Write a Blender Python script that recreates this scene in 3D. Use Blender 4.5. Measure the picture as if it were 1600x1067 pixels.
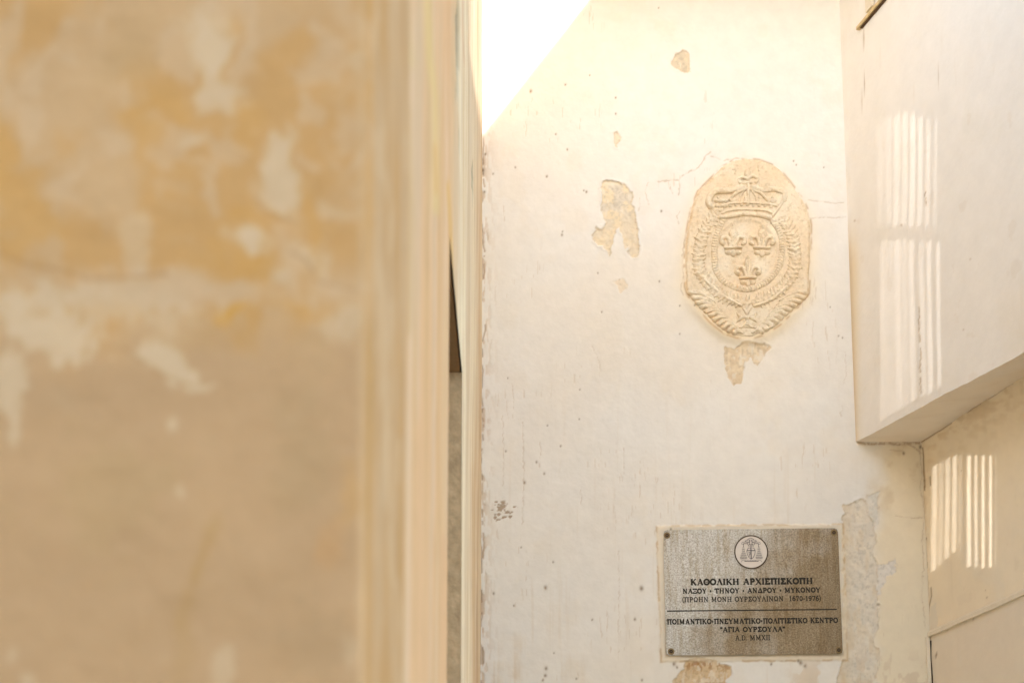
import bpy, math, random
import numpy as np
random.seed(7); rng = np.random.RandomState(11)
R = math.radians
for o in list(bpy.data.objects): bpy.data.objects.remove(o, do_unlink=True)
sc = bpy.context.scene
COL = sc.collection

# ------------------------------------------------------------------ camera
CAM_Z, TILT, F = 1.60, R(13.2), 3400.0           # F: focal length in 1600-wide picture units
cam_d = bpy.data.cameras.new('camera'); cam = bpy.data.objects.new('camera', cam_d); COL.objects.link(cam)
cam.location = (0, 0, CAM_Z); cam.rotation_euler = (R(90) + TILT, 0, 0)
cam_d.sensor_width = 36; cam_d.lens = F / 1600 * 36; cam_d.clip_end = 500; cam_d.clip_start = .05
cam_d.dof.use_dof = True; cam_d.dof.focus_distance = 7.62; cam_d.dof.aperture_fstop = 9.0
sc.camera = cam

# ------------------------------------------------------------------ light
SUN_AZ, SUN_EL = R(-8.0), R(10.0)                 # the light travels 8 degrees left of the passage, 10 down
TAN_AZ, TAN_EL = math.tan(-SUN_AZ), math.tan(SUN_EL) / math.cos(SUN_AZ)
w = bpy.data.worlds.new('World'); sc.world = w; w.use_nodes = True
wn = w.node_tree.nodes; wl = w.node_tree.links; wn.clear()
sky = wn.new('ShaderNodeTexSky'); sky.sky_type = 'NISHITA'; sky.sun_disc = False
sky.sun_elevation = SUN_EL; sky.sun_rotation = R(180) + SUN_AZ; sky.air_density = 1.0; sky.dust_density = 1.5
bg = wn.new('ShaderNodeBackground'); bg.inputs[1].default_value = 0.15
ow = wn.new('ShaderNodeOutputWorld'); wl.new(sky.outputs[0], bg.inputs[0]); wl.new(bg.outputs[0], ow.inputs[0])
sl = bpy.data.lights.new('sun', 'SUN'); sl.energy = 2.0; sl.angle = R(0.45); sl.color = (1.0, .985, .97)
so = bpy.data.objects.new('sun', sl); COL.objects.link(so)
from mathutils import Vector
d_sun = Vector((-TAN_AZ, 1, -TAN_EL)).normalized()
so.rotation_euler = d_sun.to_track_quat('-Z', 'Y').to_euler(); so.location = (2, -8, 9)

sc.view_settings.view_transform = 'Standard'; sc.view_settings.look = 'None'
sc.view_settings.gamma = 1; sc.view_settings.use_curve_mapping = False
sc.view_settings.exposure = 3.07
try:
    sc.view_settings.use_white_balance = True
    sc.view_settings.white_balance_temperature = 6800; sc.view_settings.white_balance_tint = 13
except Exception: pass
sc.render.engine = 'CYCLES'
cy = sc.cycles
cy.max_bounces = 12; cy.diffuse_bounces = 9; cy.glossy_bounces = 3; cy.use_denoising = True
cy.caustics_reflective = False; cy.caustics_refractive = False; cy.use_adaptive_sampling = True; cy.adaptive_threshold = .01

# ------------------------------------------------------------------ planes of the place
CT, ST = math.cos(TILT), math.sin(TILT)
def ray(px, py):
    px = np.asarray(px, float); py = np.asarray(py, float)
    u = (px - 800) / F; v = (533.5 - py) / F
    return np.stack([u + 0 * v, CT - ST * v + 0 * u, ST + CT * v + 0 * u], -1)
def proj(P):
    P = np.asarray(P, float); y = P[..., 1]; z = P[..., 2] - CAM_Z
    dep = y * CT + z * ST
    return 800 + F * P[..., 0] / dep, 533.5 - F * (z * CT - y * ST) / dep
class VPlane:                                    # a vertical plane: origin, horizontal direction d, room side normal n
    def __init__(s, o, d, n=None):
        s.o = np.array([o[0], o[1]], float); s.d = np.array(d, float) / np.hypot(*d)
        s.n = np.array([s.d[1], -s.d[0]])
        if n is not None and np.dot(s.n, n) < 0: s.n = -s.n
    def hit(s, px, py):                          # plane coordinates (a along d, z)
        r = ray(px, py); t = np.dot(s.o, s.n) / (r[..., 0] * s.n[0] + r[..., 1] * s.n[1])
        x = r[..., 0] * t; y = r[..., 1] * t
        return (x - s.o[0]) * s.d[0] + (y - s.o[1]) * s.d[1], CAM_Z + r[..., 2] * t
    def P(s, a, z, h=0):
        a = np.asarray(a, float); z = np.asarray(z, float)
        return np.stack([s.o[0] + a * s.d[0] + h * s.n[0] + 0 * z, s.o[1] + a * s.d[1] + h * s.n[1] + 0 * z, z + 0 * a], -1)
D = 7.6
r0 = ray(752, 700); c0 = r0 * (D / r0[1])
BACK = VPlane((c0[0], D), (math.cos(R(2.5)), -math.sin(R(2.5))), (0, -1))
LEFT = VPlane((c0[0], D), (10 / 3492., -1), (1, 0))          # a runs from the corner towards the camera
aR, _ = BACK.hit(1337, 690); pR = BACK.P(aR, 0)
RD = (math.sin(R(19.2)), -math.cos(R(19.2)))
BULK = VPlane(pR[:2], RD, (-1, 0))
aL, _ = BACK.hit(1440, 690); pL = BACK.P(aL, 0)
LOW = VPlane(pL[:2], RD, (-1, 0))
aF, _ = BACK.hit(1454, 1020); pF = BACK.P(aF, 0)
FACE = VPlane(pF[:2], RD, (-1, 0))

# ------------------------------------------------------------------ noise and masks
def _h(ix, iy, s):
    n = (ix.astype(np.int64) * 374761393 + iy.astype(np.int64) * 668265263 + s * 974634777) & 0xffffffff
    n = ((n ^ (n >> 13)) * 1274126177) & 0xffffffff
    return ((n ^ (n >> 16)) & 0xffff) / 65535.0
def vn(x, y, s=0):
    x = np.asarray(x, float); y = np.asarray(y, float)
    ix = np.floor(x); iy = np.floor(y); fx = x - ix; fy = y - iy
    fx = fx * fx * fx * (fx * (fx * 6 - 15) + 10); fy = fy * fy * fy * (fy * (fy * 6 - 15) + 10)
    ix = ix.astype(np.int64); iy = iy.astype(np.int64)
    a = _h(ix, iy, s); b = _h(ix + 1, iy, s); c = _h(ix, iy + 1, s); e = _h(ix + 1, iy + 1, s)
    return (a * (1 - fx) + b * fx) * (1 - fy) + (c * (1 - fx) + e * fx) * fy
def fbm(x, y, s=0, o=4):
    t = 0; a = .5; k = 0
    for i in range(o):
        t = t + a * vn(x * 2 ** i + 17.3 * i, y * 2 ** i - 9.1 * i, s + i); k += a; a *= .5
    return t / k
def sst(x, a, b):
    t = np.clip((x - a) / (b - a), 0, 1); return t * t * (3 - 2 * t)
def dline(X, Y, pts, ret_t=False):
    best = np.full(X.shape, 1e9); bt = np.zeros(X.shape); L = 0
    pts = [(float(p[0]), float(p[1])) for p in pts]
    for (x0, y0), (x1, y1) in zip(pts[:-1], pts[1:]):
        dx, dy = x1 - x0, y1 - y0; l2 = dx * dx + dy * dy + 1e-12
        t = np.clip(((X - x0) * dx + (Y - y0) * dy) / l2, 0, 1)
        d = np.hypot(X - x0 - t * dx, Y - y0 - t * dy)
        m = d < best; best = np.where(m, d, best); bt = np.where(m, L + t * math.sqrt(l2), bt); L += math.sqrt(l2)
    return (best, bt, L) if ret_t else best
def sdf(X, Y, poly):                             # signed distance, positive inside
    p = list(poly) + [poly[0]]
    d = dline(X, Y, p); ins = np.zeros(X.shape, bool)
    for (x0, y0), (x1, y1) in zip(p[:-1], p[1:]):
        if y0 == y1: continue
        c = (Y < y0) != (Y < y1)
        ins ^= c & (X < (x1 - x0) * (Y - y0) / (y1 - y0) + x0)
    return np.where(ins, d, -d)
def smooth(pts, n=6):
    P = np.array(pts, float); out = []
    for i in range(len(P) - 1):
        a = P[max(i - 1, 0)]; b = P[i]; c = P[i + 1]; d = P[min(i + 2, len(P) - 1)]
        for k in range(n):
            t = k / n
            out.append(.5 * ((2 * b) + (-a + c) * t + (2 * a - 5 * b + 4 * c - d) * t * t + (-a + 3 * b - 3 * c + d) * t ** 3))
    out.append(P[-1]); return [tuple(q) for q in out]
def mix(c, col, m):
    m = np.clip(m, 0, 1)[..., None]; return c * (1 - m) + np.array(col) * m

# ------------------------------------------------------------------ objects
def tag(o, label=None, cat=None, group=None, kind=None):
    if label: o['label'] = label
    if cat: o['category'] = cat
    if group: o['group'] = group
    if kind: o['kind'] = kind
    return o
def empty(name, loc, label, cat):
    o = bpy.data.objects.new(name, None); COL.objects.link(o); o.location = loc; o.empty_display_size = .1
    return tag(o, label, cat)
def link(name, me, mat, parent=None, loc=None):
    o = bpy.data.objects.new(name, me); COL.objects.link(o)
    if mat: me.materials.append(mat)
    if parent is not None:
        o.parent = parent; loc = parent['_w'] if '_w' in parent else tuple(parent.location)
    return o
def mesh_obj(name, V, Fc, mat, parent=None, col=None, smoothf=False, base=None, world=True):
    V = np.asarray(V, float).reshape(-1, 3)
    off = np.zeros(3)
    if world:
        if parent is not None:
            q = parent
            while q is not None: off += np.array(q.location); q = q.parent
        elif base is not None: off = np.array(base, float)
    me = bpy.data.meshes.new(name); me.from_pydata((V - off).tolist(), [], Fc if isinstance(Fc, list) else Fc.tolist()); me.update()
    if col is not None:
        at = me.color_attributes.new('paint', 'FLOAT_COLOR', 'POINT')
        c4 = np.concatenate([np.clip(np.asarray(col, float).reshape(-1, 3), 0.01, .95), np.ones((len(V), 1))], 1).astype(np.float32)
        at.data.foreach_set('color', c4.ravel())
    if smoothf: me.polygons.foreach_set('use_smooth', [True] * len(me.polygons))
    o = bpy.data.objects.new(name, me); COL.objects.link(o)
    if mat: me.materials.append(mat)
    if parent is not None: o.parent = parent
    elif world and base is not None: o.location = base
    return o
def grid_faces(nu, nv, keep=None, flip=False):
    i, j = np.meshgrid(np.arange(nu - 1), np.arange(nv - 1), indexing='ij')
    a = i * nv + j; f = np.stack([a, a + nv, a + nv + 1, a + 1], -1)
    if flip: f = f[..., ::-1]
    return f[keep] if keep is not None else f.reshape(-1, 4)
def orient(V, Fc, n):                            # make face normals point along n
    V = V.reshape(-1, 3); f = Fc[len(Fc) // 2]
    nn = np.cross(V[f[1]] - V[f[0]], V[f[2]] - V[f[0]])
    return Fc[:, ::-1].copy() if np.dot(nn, n) < 0 else Fc
def solid(polys):
    """polys: list of (vertices list, faces list) joined"""
    V = []; Fc = []
    for v, f in polys:
        b = len(V); V += [tuple(q) for q in v]; Fc += [[b + k for k in q] for q in f]
    return V, Fc
BOXF = [[0, 3, 2, 1], [4, 5, 6, 7], [0, 1, 5, 4], [1, 2, 6, 5], [2, 3, 7, 6], [3, 0, 4, 7]]
def prism(plane, pts, h0, h1):
    """polygon pts (a,z) on a vertical plane, thickness h0..h1 along the normal"""
    n = len(pts); v = [plane.P(a, z, h0) for a, z in pts] + [plane.P(a, z, h1) for a, z in pts]
    f = [list(range(n))[::-1], list(range(n, 2 * n))] + [[i, (i + 1) % n, n + (i + 1) % n, n + i] for i in range(n)]
    return v, f
def box(x0, x1, y0, y1, z0, z1):
    return [(x0, y0, z0), (x1, y0, z0), (x1, y1, z0), (x0, y1, z0), (x0, y0, z1), (x1, y0, z1), (x1, y1, z1), (x0, y1, z1)], BOXF
def fixn(o):
    import bmesh
    bm = bmesh.new(); bm.from_mesh(o.data); bmesh.ops.recalc_face_normals(bm, faces=bm.faces); bm.to_mesh(o.data); bm.free(); return o

# ------------------------------------------------------------------ materials
def mat(name, color=(.6, .5, .4), rough=.85, attr=False, grain=.12, gscale=60, bump=.25, bscale=180, bdist=.002, metal=0, spec=.3, blotch=.0, bl_scale=6, tint=None):
    m = bpy.data.materials.new(name); m.use_nodes = True; nt = m.node_tree; N = nt.nodes; L = nt.links
    b = N['Principled BSDF']; b.inputs['Roughness'].default_value = rough; b.inputs['Metallic'].default_value = metal
    b.inputs['Specular IOR Level'].default_value = spec
    tc = N.new('ShaderNodeTexCoord')
    if attr:
        a = N.new('ShaderNodeVertexColor'); a.layer_name = 'paint'; src = a.outputs[0]
    else:
        a = N.new('ShaderNodeRGB'); a.outputs[0].default_value = (*color, 1); src = a.outputs[0]
    n1 = N.new('ShaderNodeTexNoise'); n1.inputs['Scale'].default_value = gscale; n1.inputs['Detail'].default_value = 6; n1.inputs['Roughness'].default_value = .65
    L.new(tc.outputs['Object'], n1.inputs['Vector'])
    mr = N.new('ShaderNodeMapRange'); mr.inputs[1].default_value = .25; mr.inputs[2].default_value = .75
    mr.inputs[3].default_value = 1 - grain; mr.inputs[4].default_value = 1 + grain * .4
    L.new(n1.outputs[0], mr.inputs[0])
    mul = N.new('ShaderNodeVectorMath'); mul.operation = 'SCALE'; L.new(src, mul.inputs[0]); L.new(mr.outputs[0], mul.inputs['Scale'])
    last = mul.outputs[0]
    if blotch > 0:
        n2 = N.new('ShaderNodeTexNoise'); n2.inputs['Scale'].default_value = bl_scale; n2.inputs['Detail'].default_value = 4
        L.new(tc.outputs['Object'], n2.inputs['Vector'])
        mx = N.new('ShaderNodeMix'); mx.data_type = 'RGBA'; mr2 = N.new('ShaderNodeMapRange')
        mr2.inputs[1].default_value = .4; mr2.inputs[2].default_value = .7; mr2.inputs[3].default_value = 0; mr2.inputs[4].default_value = blotch
        L.new(n2.outputs[0], mr2.inputs[0]); L.new(mr2.outputs[0], mx.inputs[0]); L.new(last, mx.inputs[6])
        mx.inputs[7].default_value = (*(tint or (.5, .35, .18)), 1); last = mx.outputs[2]
    L.new(last, b.inputs['Base Color'])
    if bump > 0:
        n3 = N.new('ShaderNodeTexNoise'); n3.inputs['Scale'].default_value = bscale; n3.inputs['Detail'].default_value = 5
        L.new(tc.outputs['Object'], n3.inputs['Vector'])
        bp = N.new('ShaderNodeBump'); bp.inputs['Strength'].default_value = bump; bp.inputs['Distance'].default_value = bdist
        L.new(n3.outputs[0], bp.inputs['Height']); L.new(bp.outputs[0], b.inputs['Normal'])
    return m
M_back = mat('lime plaster', attr=True, spec=.12, rough=.95, grain=.06, gscale=18, bump=.22, bscale=55, bdist=.004)
M_left = mat('old plaster', attr=True, spec=.03, rough=1.0, grain=.10, gscale=14, bump=.35, bscale=40, bdist=.003)
M_right = mat('cream plaster', attr=True, grain=.05, gscale=12, bump=.25, bscale=40, bdist=.004)
M_stone = mat('carved stone', attr=True, grain=.14, gscale=90, bump=.55, bscale=260, bdist=.002)
M_reveal = mat('brown reveal plaster', (.68, .46, .27), spec=.05, grain=.35, gscale=30, bump=.5, bscale=50, bdist=.01)
M_door = mat('weathered door wood', (.16, .10, .055), rough=.7, grain=.4, gscale=20, bump=.4, bscale=30)
M_wood = mat('ochre painted wood', (.70, .53, .28), rough=.6, grain=.3, gscale=40, bump=.3, bscale=90)
M_gap_shade = mat('dark sill gap', (.10, .055, .025), rough=.7)
M_glass = mat('grey window glass', (.30, .28, .26), rough=.15, grain=.05, bump=0, spec=.6)
M_out = mat('cream render', (.80, .74, .64), grain=.12, gscale=3, bump=.4, bscale=20, bdist=.01)
M_ground = mat('stone paving', (.58, .52, .43), grain=.25, gscale=4, bump=.4, bscale=30, bdist=.01)
M_blocker = mat('cream light blocker', (.80, .77, .71), rough=.6)
M_tile = mat('terracotta tile', (.38, .17, .09), grain=.3, gscale=10)

# ------------------------------------------------------------------ ground
g = mesh_obj('ground', *box(-40, 40, -60, 40, -.2, 0), M_ground, base=(0, 0, 0)); tag(g, kind='structure')

# ------------------------------------------------------------------ back wall (real relief: peeled plaster, cracks, pits)
def cv(pts, s, ox, oy): return [(ox + x / s, oy + y / s) for x, y in pts]
P_A = cv([(690,125),(725,113),(760,112),(800,125),(825,150),(832,168),(850,165),(858,190),(855,245),(872,290),(875,330),(885,370),(884,450),(892,465),(880,525),(850,522),(830,470),(812,478),(800,410),(780,362),(762,380),(742,470),(728,517),(705,465),(675,455),(640,415),(652,380),(665,362),(690,375),(712,340),(698,300),(685,250),(690,190)], 3.441, 740, 250)
P_B = cv([(1092,352),(1120,300),(1150,288),(1165,273),(1200,300),(1207,360),(1200,408),(1180,398),(1150,395),(1105,365)], 3.556, 740, 0)
P_C = cv([(775,745),(795,728),(818,755),(815,790),(795,818),(780,790)], 3.556, 740, 0)
P_D = cv([(600,185),(700,215),(760,170),(850,160),(960,150),(1052,190),(1040,215),(990,222),(960,330),(910,370),(880,330),(840,280),(790,320),(772,440),(755,530),(700,552),(640,490),(622,400),(600,300)], 5.926, 1030, 510)
P_E = cv([(55,95),(110,90),(150,65),(190,75),(195,150),(225,195),(240,300),(218,370),(245,430),(247,600),(255,760),(225,835),(258,890),(250,1000),(220,1070),(60,1500),(20,1100),(60,900),(60,250),(55,180),(68,135)], 3.475, 1300, 760)
P_E2 = cv([(190,45),(262,18),(250,90),(245,200),(232,205),(190,140)], 3.475, 1300, 760)
P_E3 = cv([(245,420),(300,412),(345,385),(350,470),(290,492),(262,560),(245,600)], 3.475, 1300, 760)
P_F = cv([(280,900),(420,910),(545,960),(552,990),(520,1060),(470,1180),(300,1230),(120,1130),(200,1020),(250,950)], 4.152, 1010, 810)
P_G = [(1088, 1030), (1130, 1034), (1125, 1052), (1100, 1050)]
R_OUT = cv([(300,45),(370,30),(450,40),(530,70),(560,90),(620,160),(690,260),(725,330),(735,400),(733,560),(724,760),(722,795),(640,880),(560,955),(480,1008),(400,1032),(320,1026),(250,1000),(180,945),(110,865),(50,785),(38,740),(35,640),(37,520),(50,420),(70,310),(110,210),(180,140),(240,80)], 3.555, 1060, 240)
CRACKS = [([(1028,284),(1041,283),(1052,281),(1061,282),(1067,274),(1076,268),(1086,265),(1094,258),(1100,250),(1104,243),(1109,237)], .9),
          ([(1110,244),(1118,246),(1124,249)], .8), ([(1130,252),(1142,249),(1150,248),(1166,250)], .9),
          ([(1262,313),(1280,315),(1300,318),(1318,317)], .7), ([(1262,342),(1285,340),(1305,341),(1322,340)], .8),
          ([(1063,330),(1058,338),(1060,350)], .6), ([(1071,365),(1066,400),(1068,430),(1063,452),(1068,462)], .8),
          ([(1340,691),(1362,694),(1385,692),(1410,694),(1436,691)], 2.0), ([(1412,690),(1428,698),(1440,708)], 1.2),
          ([(1390,703),(1410,704)], .7), ([(1425,810),(1436,808),(1448,809)], .9), ([(1400,806),(1424,808)], .5),
          ([(1437,700),(1441,740),(1438,760),(1444,800),(1441,850),(1443,880),(1441,930),(1446,980)], .7),
          ([(925,540),(934,560),(938,580)], .4), ([(800,600),(803,640)], .4), ([(785,650),(787,720),(786,760)], .5),
          ([(817,660),(818,740),(816,820)], .6), ([(844,690),(843,730)], .4), ([(966,860),(967,930),(966,1030)], .4), ([(907,765),(908,790)], .4),
          ([(974,700),(975,740)], .5), ([(1316,635),(1314,650)], .7), ([(786,322),(787,345)], .5),
          ([(760,362),(763,378)], 1.2), ([(1320,550),(1322,580),(1318,600)], .4), ([(1000,310),(998,330)], .5),
          ([(1012,285),(1008,300),(1014,320)], .5), ([(1046,288),(1050,302)], .7), ([(1062,288),(1060,305)], .7)]
SPECKS = [(829,143,2.2),(883,133,1.2),(1029,13,1),(921,118,1),(962,153,1.2),(962,178,1.2),(886,234,1.3),(854,276,1.5),(805,262,1.2),(868,210,1),(916,300,1.6),(912,298,1),(878,367,1.6),(879,362,1),(1033,330,1.5),
          (1030,440,1.3),(934,427,1),(940,488,1),(1062,522,1),(819,754,2),(790,705,1.2),(838,722,1.5),(876,697,1.3),(852,918,2.8),(1002,919,3.2),(992,967,2),(1003,1062,1.6),(925,968,1.3),(864,878,1.3),
          (850,740,1.5),(905,655,.9),(906,609,.9),(793,591,.9),(855,665,1),(803,946,1.2),(771,927,1.6),(853,1044,2.6),(852,1055,2),(848,1062,1.6),(900,1060,1.2),(814,855,1),(865,1020,1),
          (757,47,2),(758,58,1.6),(759,86,1.4),(757,100,1),(759,120,1.4),(756,140,1.2),(763,136,1.4),(757,146,1.3),(754,266,2.6),(758,241,1.6),(770,272,1.2),(757,300,1.4),(1053,1037,2.4),(1058,1042,1.6),(1251,1035,3),(1258,1040,2.4),(1247,1032,2),(1283,832,2.2),(1290,830,2.6),(1276,830,1.6),(1048,827,1.6),(1205,1037,1.6),
          (1412,708,2.2),(1438,698,2.6),(1310,525,1),(1316,528,1),(1297,480,.8),(1085,478,1.2),(1062,478,1),(1287,262,.8),(1244,258,.9),(1240,252,1)]
LINES = [0]
def back_field(X, Y, a, z):
    n_w = fbm(X / 9, Y / 9, 3, 3) - .5; n_w2 = fbm(X / 9 + 50, Y / 9, 5, 3) - .5
    Xw = X + n_w * 9; Yw = Y + n_w2 * 9
    big = fbm(X / 260, Y / 260, 21, 4); mid = fbm(X / 50, Y / 50, 31, 4); fine = fbm(X / 7, Y / 7, 41, 3)
    stk = fbm(X / 7, Y / 160, 51, 4)
    c = np.empty(X.shape + (3,)); c[...] = (.82, .80, .76)
    c = mix(c, (.81, .74, .64), sst(big, .45, .8) * .5)
    c = mix(c, (.85, .83, .80), sst(1 - big, .5, .8) * .5)
    c = mix(c, (.70, .60, .48), sst(stk, .62, .85) * .25 * sst(Y, 480, 900))
    c = mix(c, (.66, .53, .38), sst(mid * .6 + stk * .4, .52, .75) * sst(Y, 950, 1080) * sst(960 - X, 0, 150) * .7)
    c = mix(c, (.80, .73, .62), sst(mid, .6, .8) * .25)
    h = (big - .5) * .006 + (mid - .5) * .0022 + (fine - .5) * .0005
    # tint below the carved stone and around it
    sR = sdf(X, Y, R_OUT)
    ringw = np.exp(-np.clip(-sR, 0, None) / 14)
    c = mix(c, (.86, .73, .52), ringw * .6 * sst(Y, 230, 520) + ringw * .25)
    below = sst(Y, 455, 500)
    h = h + .010 * np.exp(-(np.clip(-sR - 1, 0, None) / 9) ** 2) * (below + .3)
    sR2 = -sR + n_w * 10
    c = mix(c, (.52, .34, .17), np.exp(-((-sR - 1.0) / 1.6) ** 2) * sst(fbm(X / 16, Y / 16, 77, 3), .42, .62) * .75)
    # cream over-paint of the recess under the bulkhead
    crm = sst(X + (fbm(X / 30, Y / 30, 61, 3) - .5) * 30 - (860 - np.clip(Y, 690, 860)) * .10, 1340, 1385) * sst(Y, 680, 700)
    c = mix(c, (.82, .72, .54), crm * .85)
    c = mix(c, (.55, .42, .26), crm * sst(fbm(X / 22, Y / 22, 63, 4), .5, .8) * .45 * sst(860 - Y, 0, 120))
    gate = sst(Xw, 1408, 1412) * (Yw > 745 + (1436 - X) * .9) * (Yw < 800)
    c = mix(c, (.80, .71, .55), gate * .7)
    def peel(poly, depth, col, col2, mixn=.5, ew=1.0, edge=(.60, .47, .32), es=.5):
        nonlocal c, h
        s = sdf(Xw, Yw, poly); m = sst(s, -ew * .5, ew * .8)
        c0 = np.empty_like(c); c0[...] = col
        c0 = mix(c0, col2, sst(fbm(X / 14, Y / 14, 81 + len(poly), 4), mixn - .12, mixn + .12))
        c0 = mix(c0, np.array(col) * .74, sst(fbm(X / 4, Y / 4, 83, 2), .58, .76) * .5); c0 = mix(c0, (.80, .74, .64), sst(fbm(X / 6, Y / 9, 84, 3), .58, .7) * .6)
        c = c * (1 - m[..., None]) + c0 * m[..., None]
        e = np.exp(-((s - .3) / 1.1) ** 2) * sst(fbm(X / 8, Y / 8, 85, 2), .38, .6)
        c = mix(c, edge, e * es)
        h = h - depth * 1.25 * m + depth * .7 * np.exp(-((s + 2.0) / 1.6) ** 2) * sst(fbm(X / 20, Y / 20, 87, 2), .45, .6) \
            + m * (fbm(X / 5, Y / 5, 89, 3) - .5) * .0040
    peel(P_A, .0034, (.71, .645, .545), (.80, .69, .51), .5, es=.45)
    sA = sdf(X, Y, P_A); c = mix(c, (.78, .66, .48), (sA > 0) * sst(Y, 320, 360) * .5)
    peel(P_B, .002, (.66, .58, .46), (.74, .64, .48), .5)
    peel(P_C, .0015, (.72, .64, .52), (.78, .70, .56), .5, es=.3)
    peel(P_D, .0022, (.72, .58, .40), (.80, .68, .50), .5, es=.4)
    peel(P_E, .0030, (.72, .665, .575), (.77, .70, .59), .55, es=.4)
    lowE = (sdf(Xw, Yw, P_E) > 0) * 1.
    c = mix(c, (.70, .58, .42), lowE * (sst(-X, -1340, -1316) * .5 + sst(fbm(X / 12, Y / 40, 91, 3), .5, .75) * .5))
    peel(P_E2, .0012, (.78, .74, .67), (.70, .68, .62), .5, es=.3)
    peel(P_E3, .0010, (.76, .72, .66), (.76, .72, .66), .5, es=.15)
    peel(P_F, .0030, (.66, .49, .30), (.72, .57, .38), .5)
    peel([(960,440),(975,436),(980,450),(968,456)], .0004, (.80,.70,.56), (.80,.70,.56), es=0)
    gF = sdf(Xw, Yw, P_F)
    c = mix(c, (.42, .22, .09), sst(gF, 0, 3) * sst(fbm(X / 5, Y / 7, 93, 3), .5, .66) * sst(1058 - Y, 0, 22) * .8)
    c = mix(c, (.70, .58, .44), sst(Y, 1000, 1060) * sst(X, 1220, 1260) * sst(fbm(X / 14, Y / 20, 94, 3), .5, .6) * .7)
    # raised bedding mortar and stain around the metal plate
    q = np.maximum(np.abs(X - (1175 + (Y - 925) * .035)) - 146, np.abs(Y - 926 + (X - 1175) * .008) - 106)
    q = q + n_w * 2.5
    h = h + .0035 * sst(-q, -1.5, 1.5)
    c = mix(c, (.80, .70, .54), sst(-q, -3, 2) * .7)
    c = mix(c, (.58, .42, .24), np.exp(-(q / 1.8) ** 2) * sst(fbm(X / 12, Y / 12, 95, 3), .42, .62) * .7)
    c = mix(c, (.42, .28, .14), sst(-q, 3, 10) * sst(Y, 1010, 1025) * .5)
    # flaking patch at lower left
    G = np.exp(-(((X - 782) / 32) ** 2 + ((Y - 797) / 20) ** 2) * 1.2)
    fl = sst(fbm(X / 6, Y / 4, 97, 3) * .7 + .3 * G, .58, .66) * sst(G, .25, .5)
    c = mix(c, (.36, .25, .15), fl * .8); h = h - fl * .0025
    # streaky flakes at the left corner
    cs = np.exp(-np.clip(X - 753, 0, None) / 9) * sst(fbm(X / 5, Y / 18, 99, 3), .50, .62)
    c = mix(c, (.62, .47, .33), cs * .8); h = h - cs * .003
    sc2 = sst(fbm(X / 3.0, Y / 22, 101, 3), .73, .79) * sst(fbm(X / 90, Y / 90, 103, 2) + sst(Y, 500, 800) * .12 + sst(900 - X, 0, 120) * .16, .66, .86)
    c = mix(c, (.62, .51, .39), sc2 * .4); h = h - sc2 * .0006
    jag = (fbm(X / 5, Y / 5, 105, 2) - .5) * 4
    for pts, wd in CRACKS:
        xs = [p[0] for p in pts]; ys = [p[1] for p in pts]
        m = (X > min(xs) - 8) & (X < max(xs) + 8) & (Y > min(ys) - 8) & (Y < max(ys) + 8)
        if not m.any(): continue
        d = dline(X[m] + jag[m], Y[m] + jag[m] * .6, pts); k = np.exp(-(d / (wd * .9 + .25)) ** 2) * (.4 + .6 * (fbm(X[m] / 7, Y[m] / 7, 107, 2) > .4))
        c[m] = mix(c[m], (.52, .40, .28), k * min(1, .25 + wd * .35)); h[m] -= k * .002 * wd
    # hairline joint along the left corner
    crx = 755.5 - (Y - 200) * .0046 + (fbm(Y * 0, Y / 34, 109, 4) - .5) * 13
    k = np.exp(-((X - crx) / 1.1) ** 2) * (fbm(X / 40, Y / 12, 111, 2) > .44) * sst(Y, 190, 215)
    c = mix(c, (.42, .28, .17), k * .75); h = h - k * .003
    for (x, y, r) in SPECKS:
        m = (np.abs(X - x) < r * 4) & (np.abs(Y - y) < r * 4)
        if not m.any(): continue
        k = np.exp(-((X[m] - x + jag[m] * .3) ** 2 + ((Y[m] - y) * .75) ** 2) / (r * .8 + .3) ** 2)
        c[m] = mix(c[m], (.25, .17, .09), k * .85); h[m] -= k * .002
    return c, h
def axis(lo, a, b, hi, step, far):
    mid = np.arange(a, b + step * .5, step)
    def geo(s, e):
        out = []; x = s; st = step
        while abs(e - x) > st: st *= far; x += st * np.sign(e - s); out.append(x)
        out = [v for v in out if abs(v - s) < abs(e - s) - 1e-6]; out.append(e); return out
    L = geo(mid[0], lo)[::-1] if lo < mid[0] else []
    H = geo(mid[-1], hi) if hi > mid[-1] else []
    return np.array(L + list(mid) + H)
a0, _ = BACK.hit(760, 600); a1, _ = BACK.hit(1452, 600)
_, zt = BACK.hit(1100, -12); _, zb = BACK.hit(1100, 1082)
A = axis(-.03, -0.027, float(a1), 1.75, .0030, 1.4); Z = axis(0, float(zb), float(zt), 5.05, .0030, 1.3)
AA, ZZ = np.meshgrid(A, Z, indexing='ij')
PX, PY = proj(BACK.P(AA, ZZ))
colB, hB = back_field(PX, PY, AA, ZZ)
V = BACK.P(AA, ZZ, hB); Fc = orient(V, grid_faces(len(A), len(Z)), (*BACK.n, 0))
bw = mesh_obj('back_wall', V, Fc, M_back, col=colB, smoothf=True, base=tuple(BACK.P(.6, 0)))
tag(bw, 'whitewashed end wall with peeling plaster patches carrying the carved stone and metal plate', 'wall')

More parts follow.
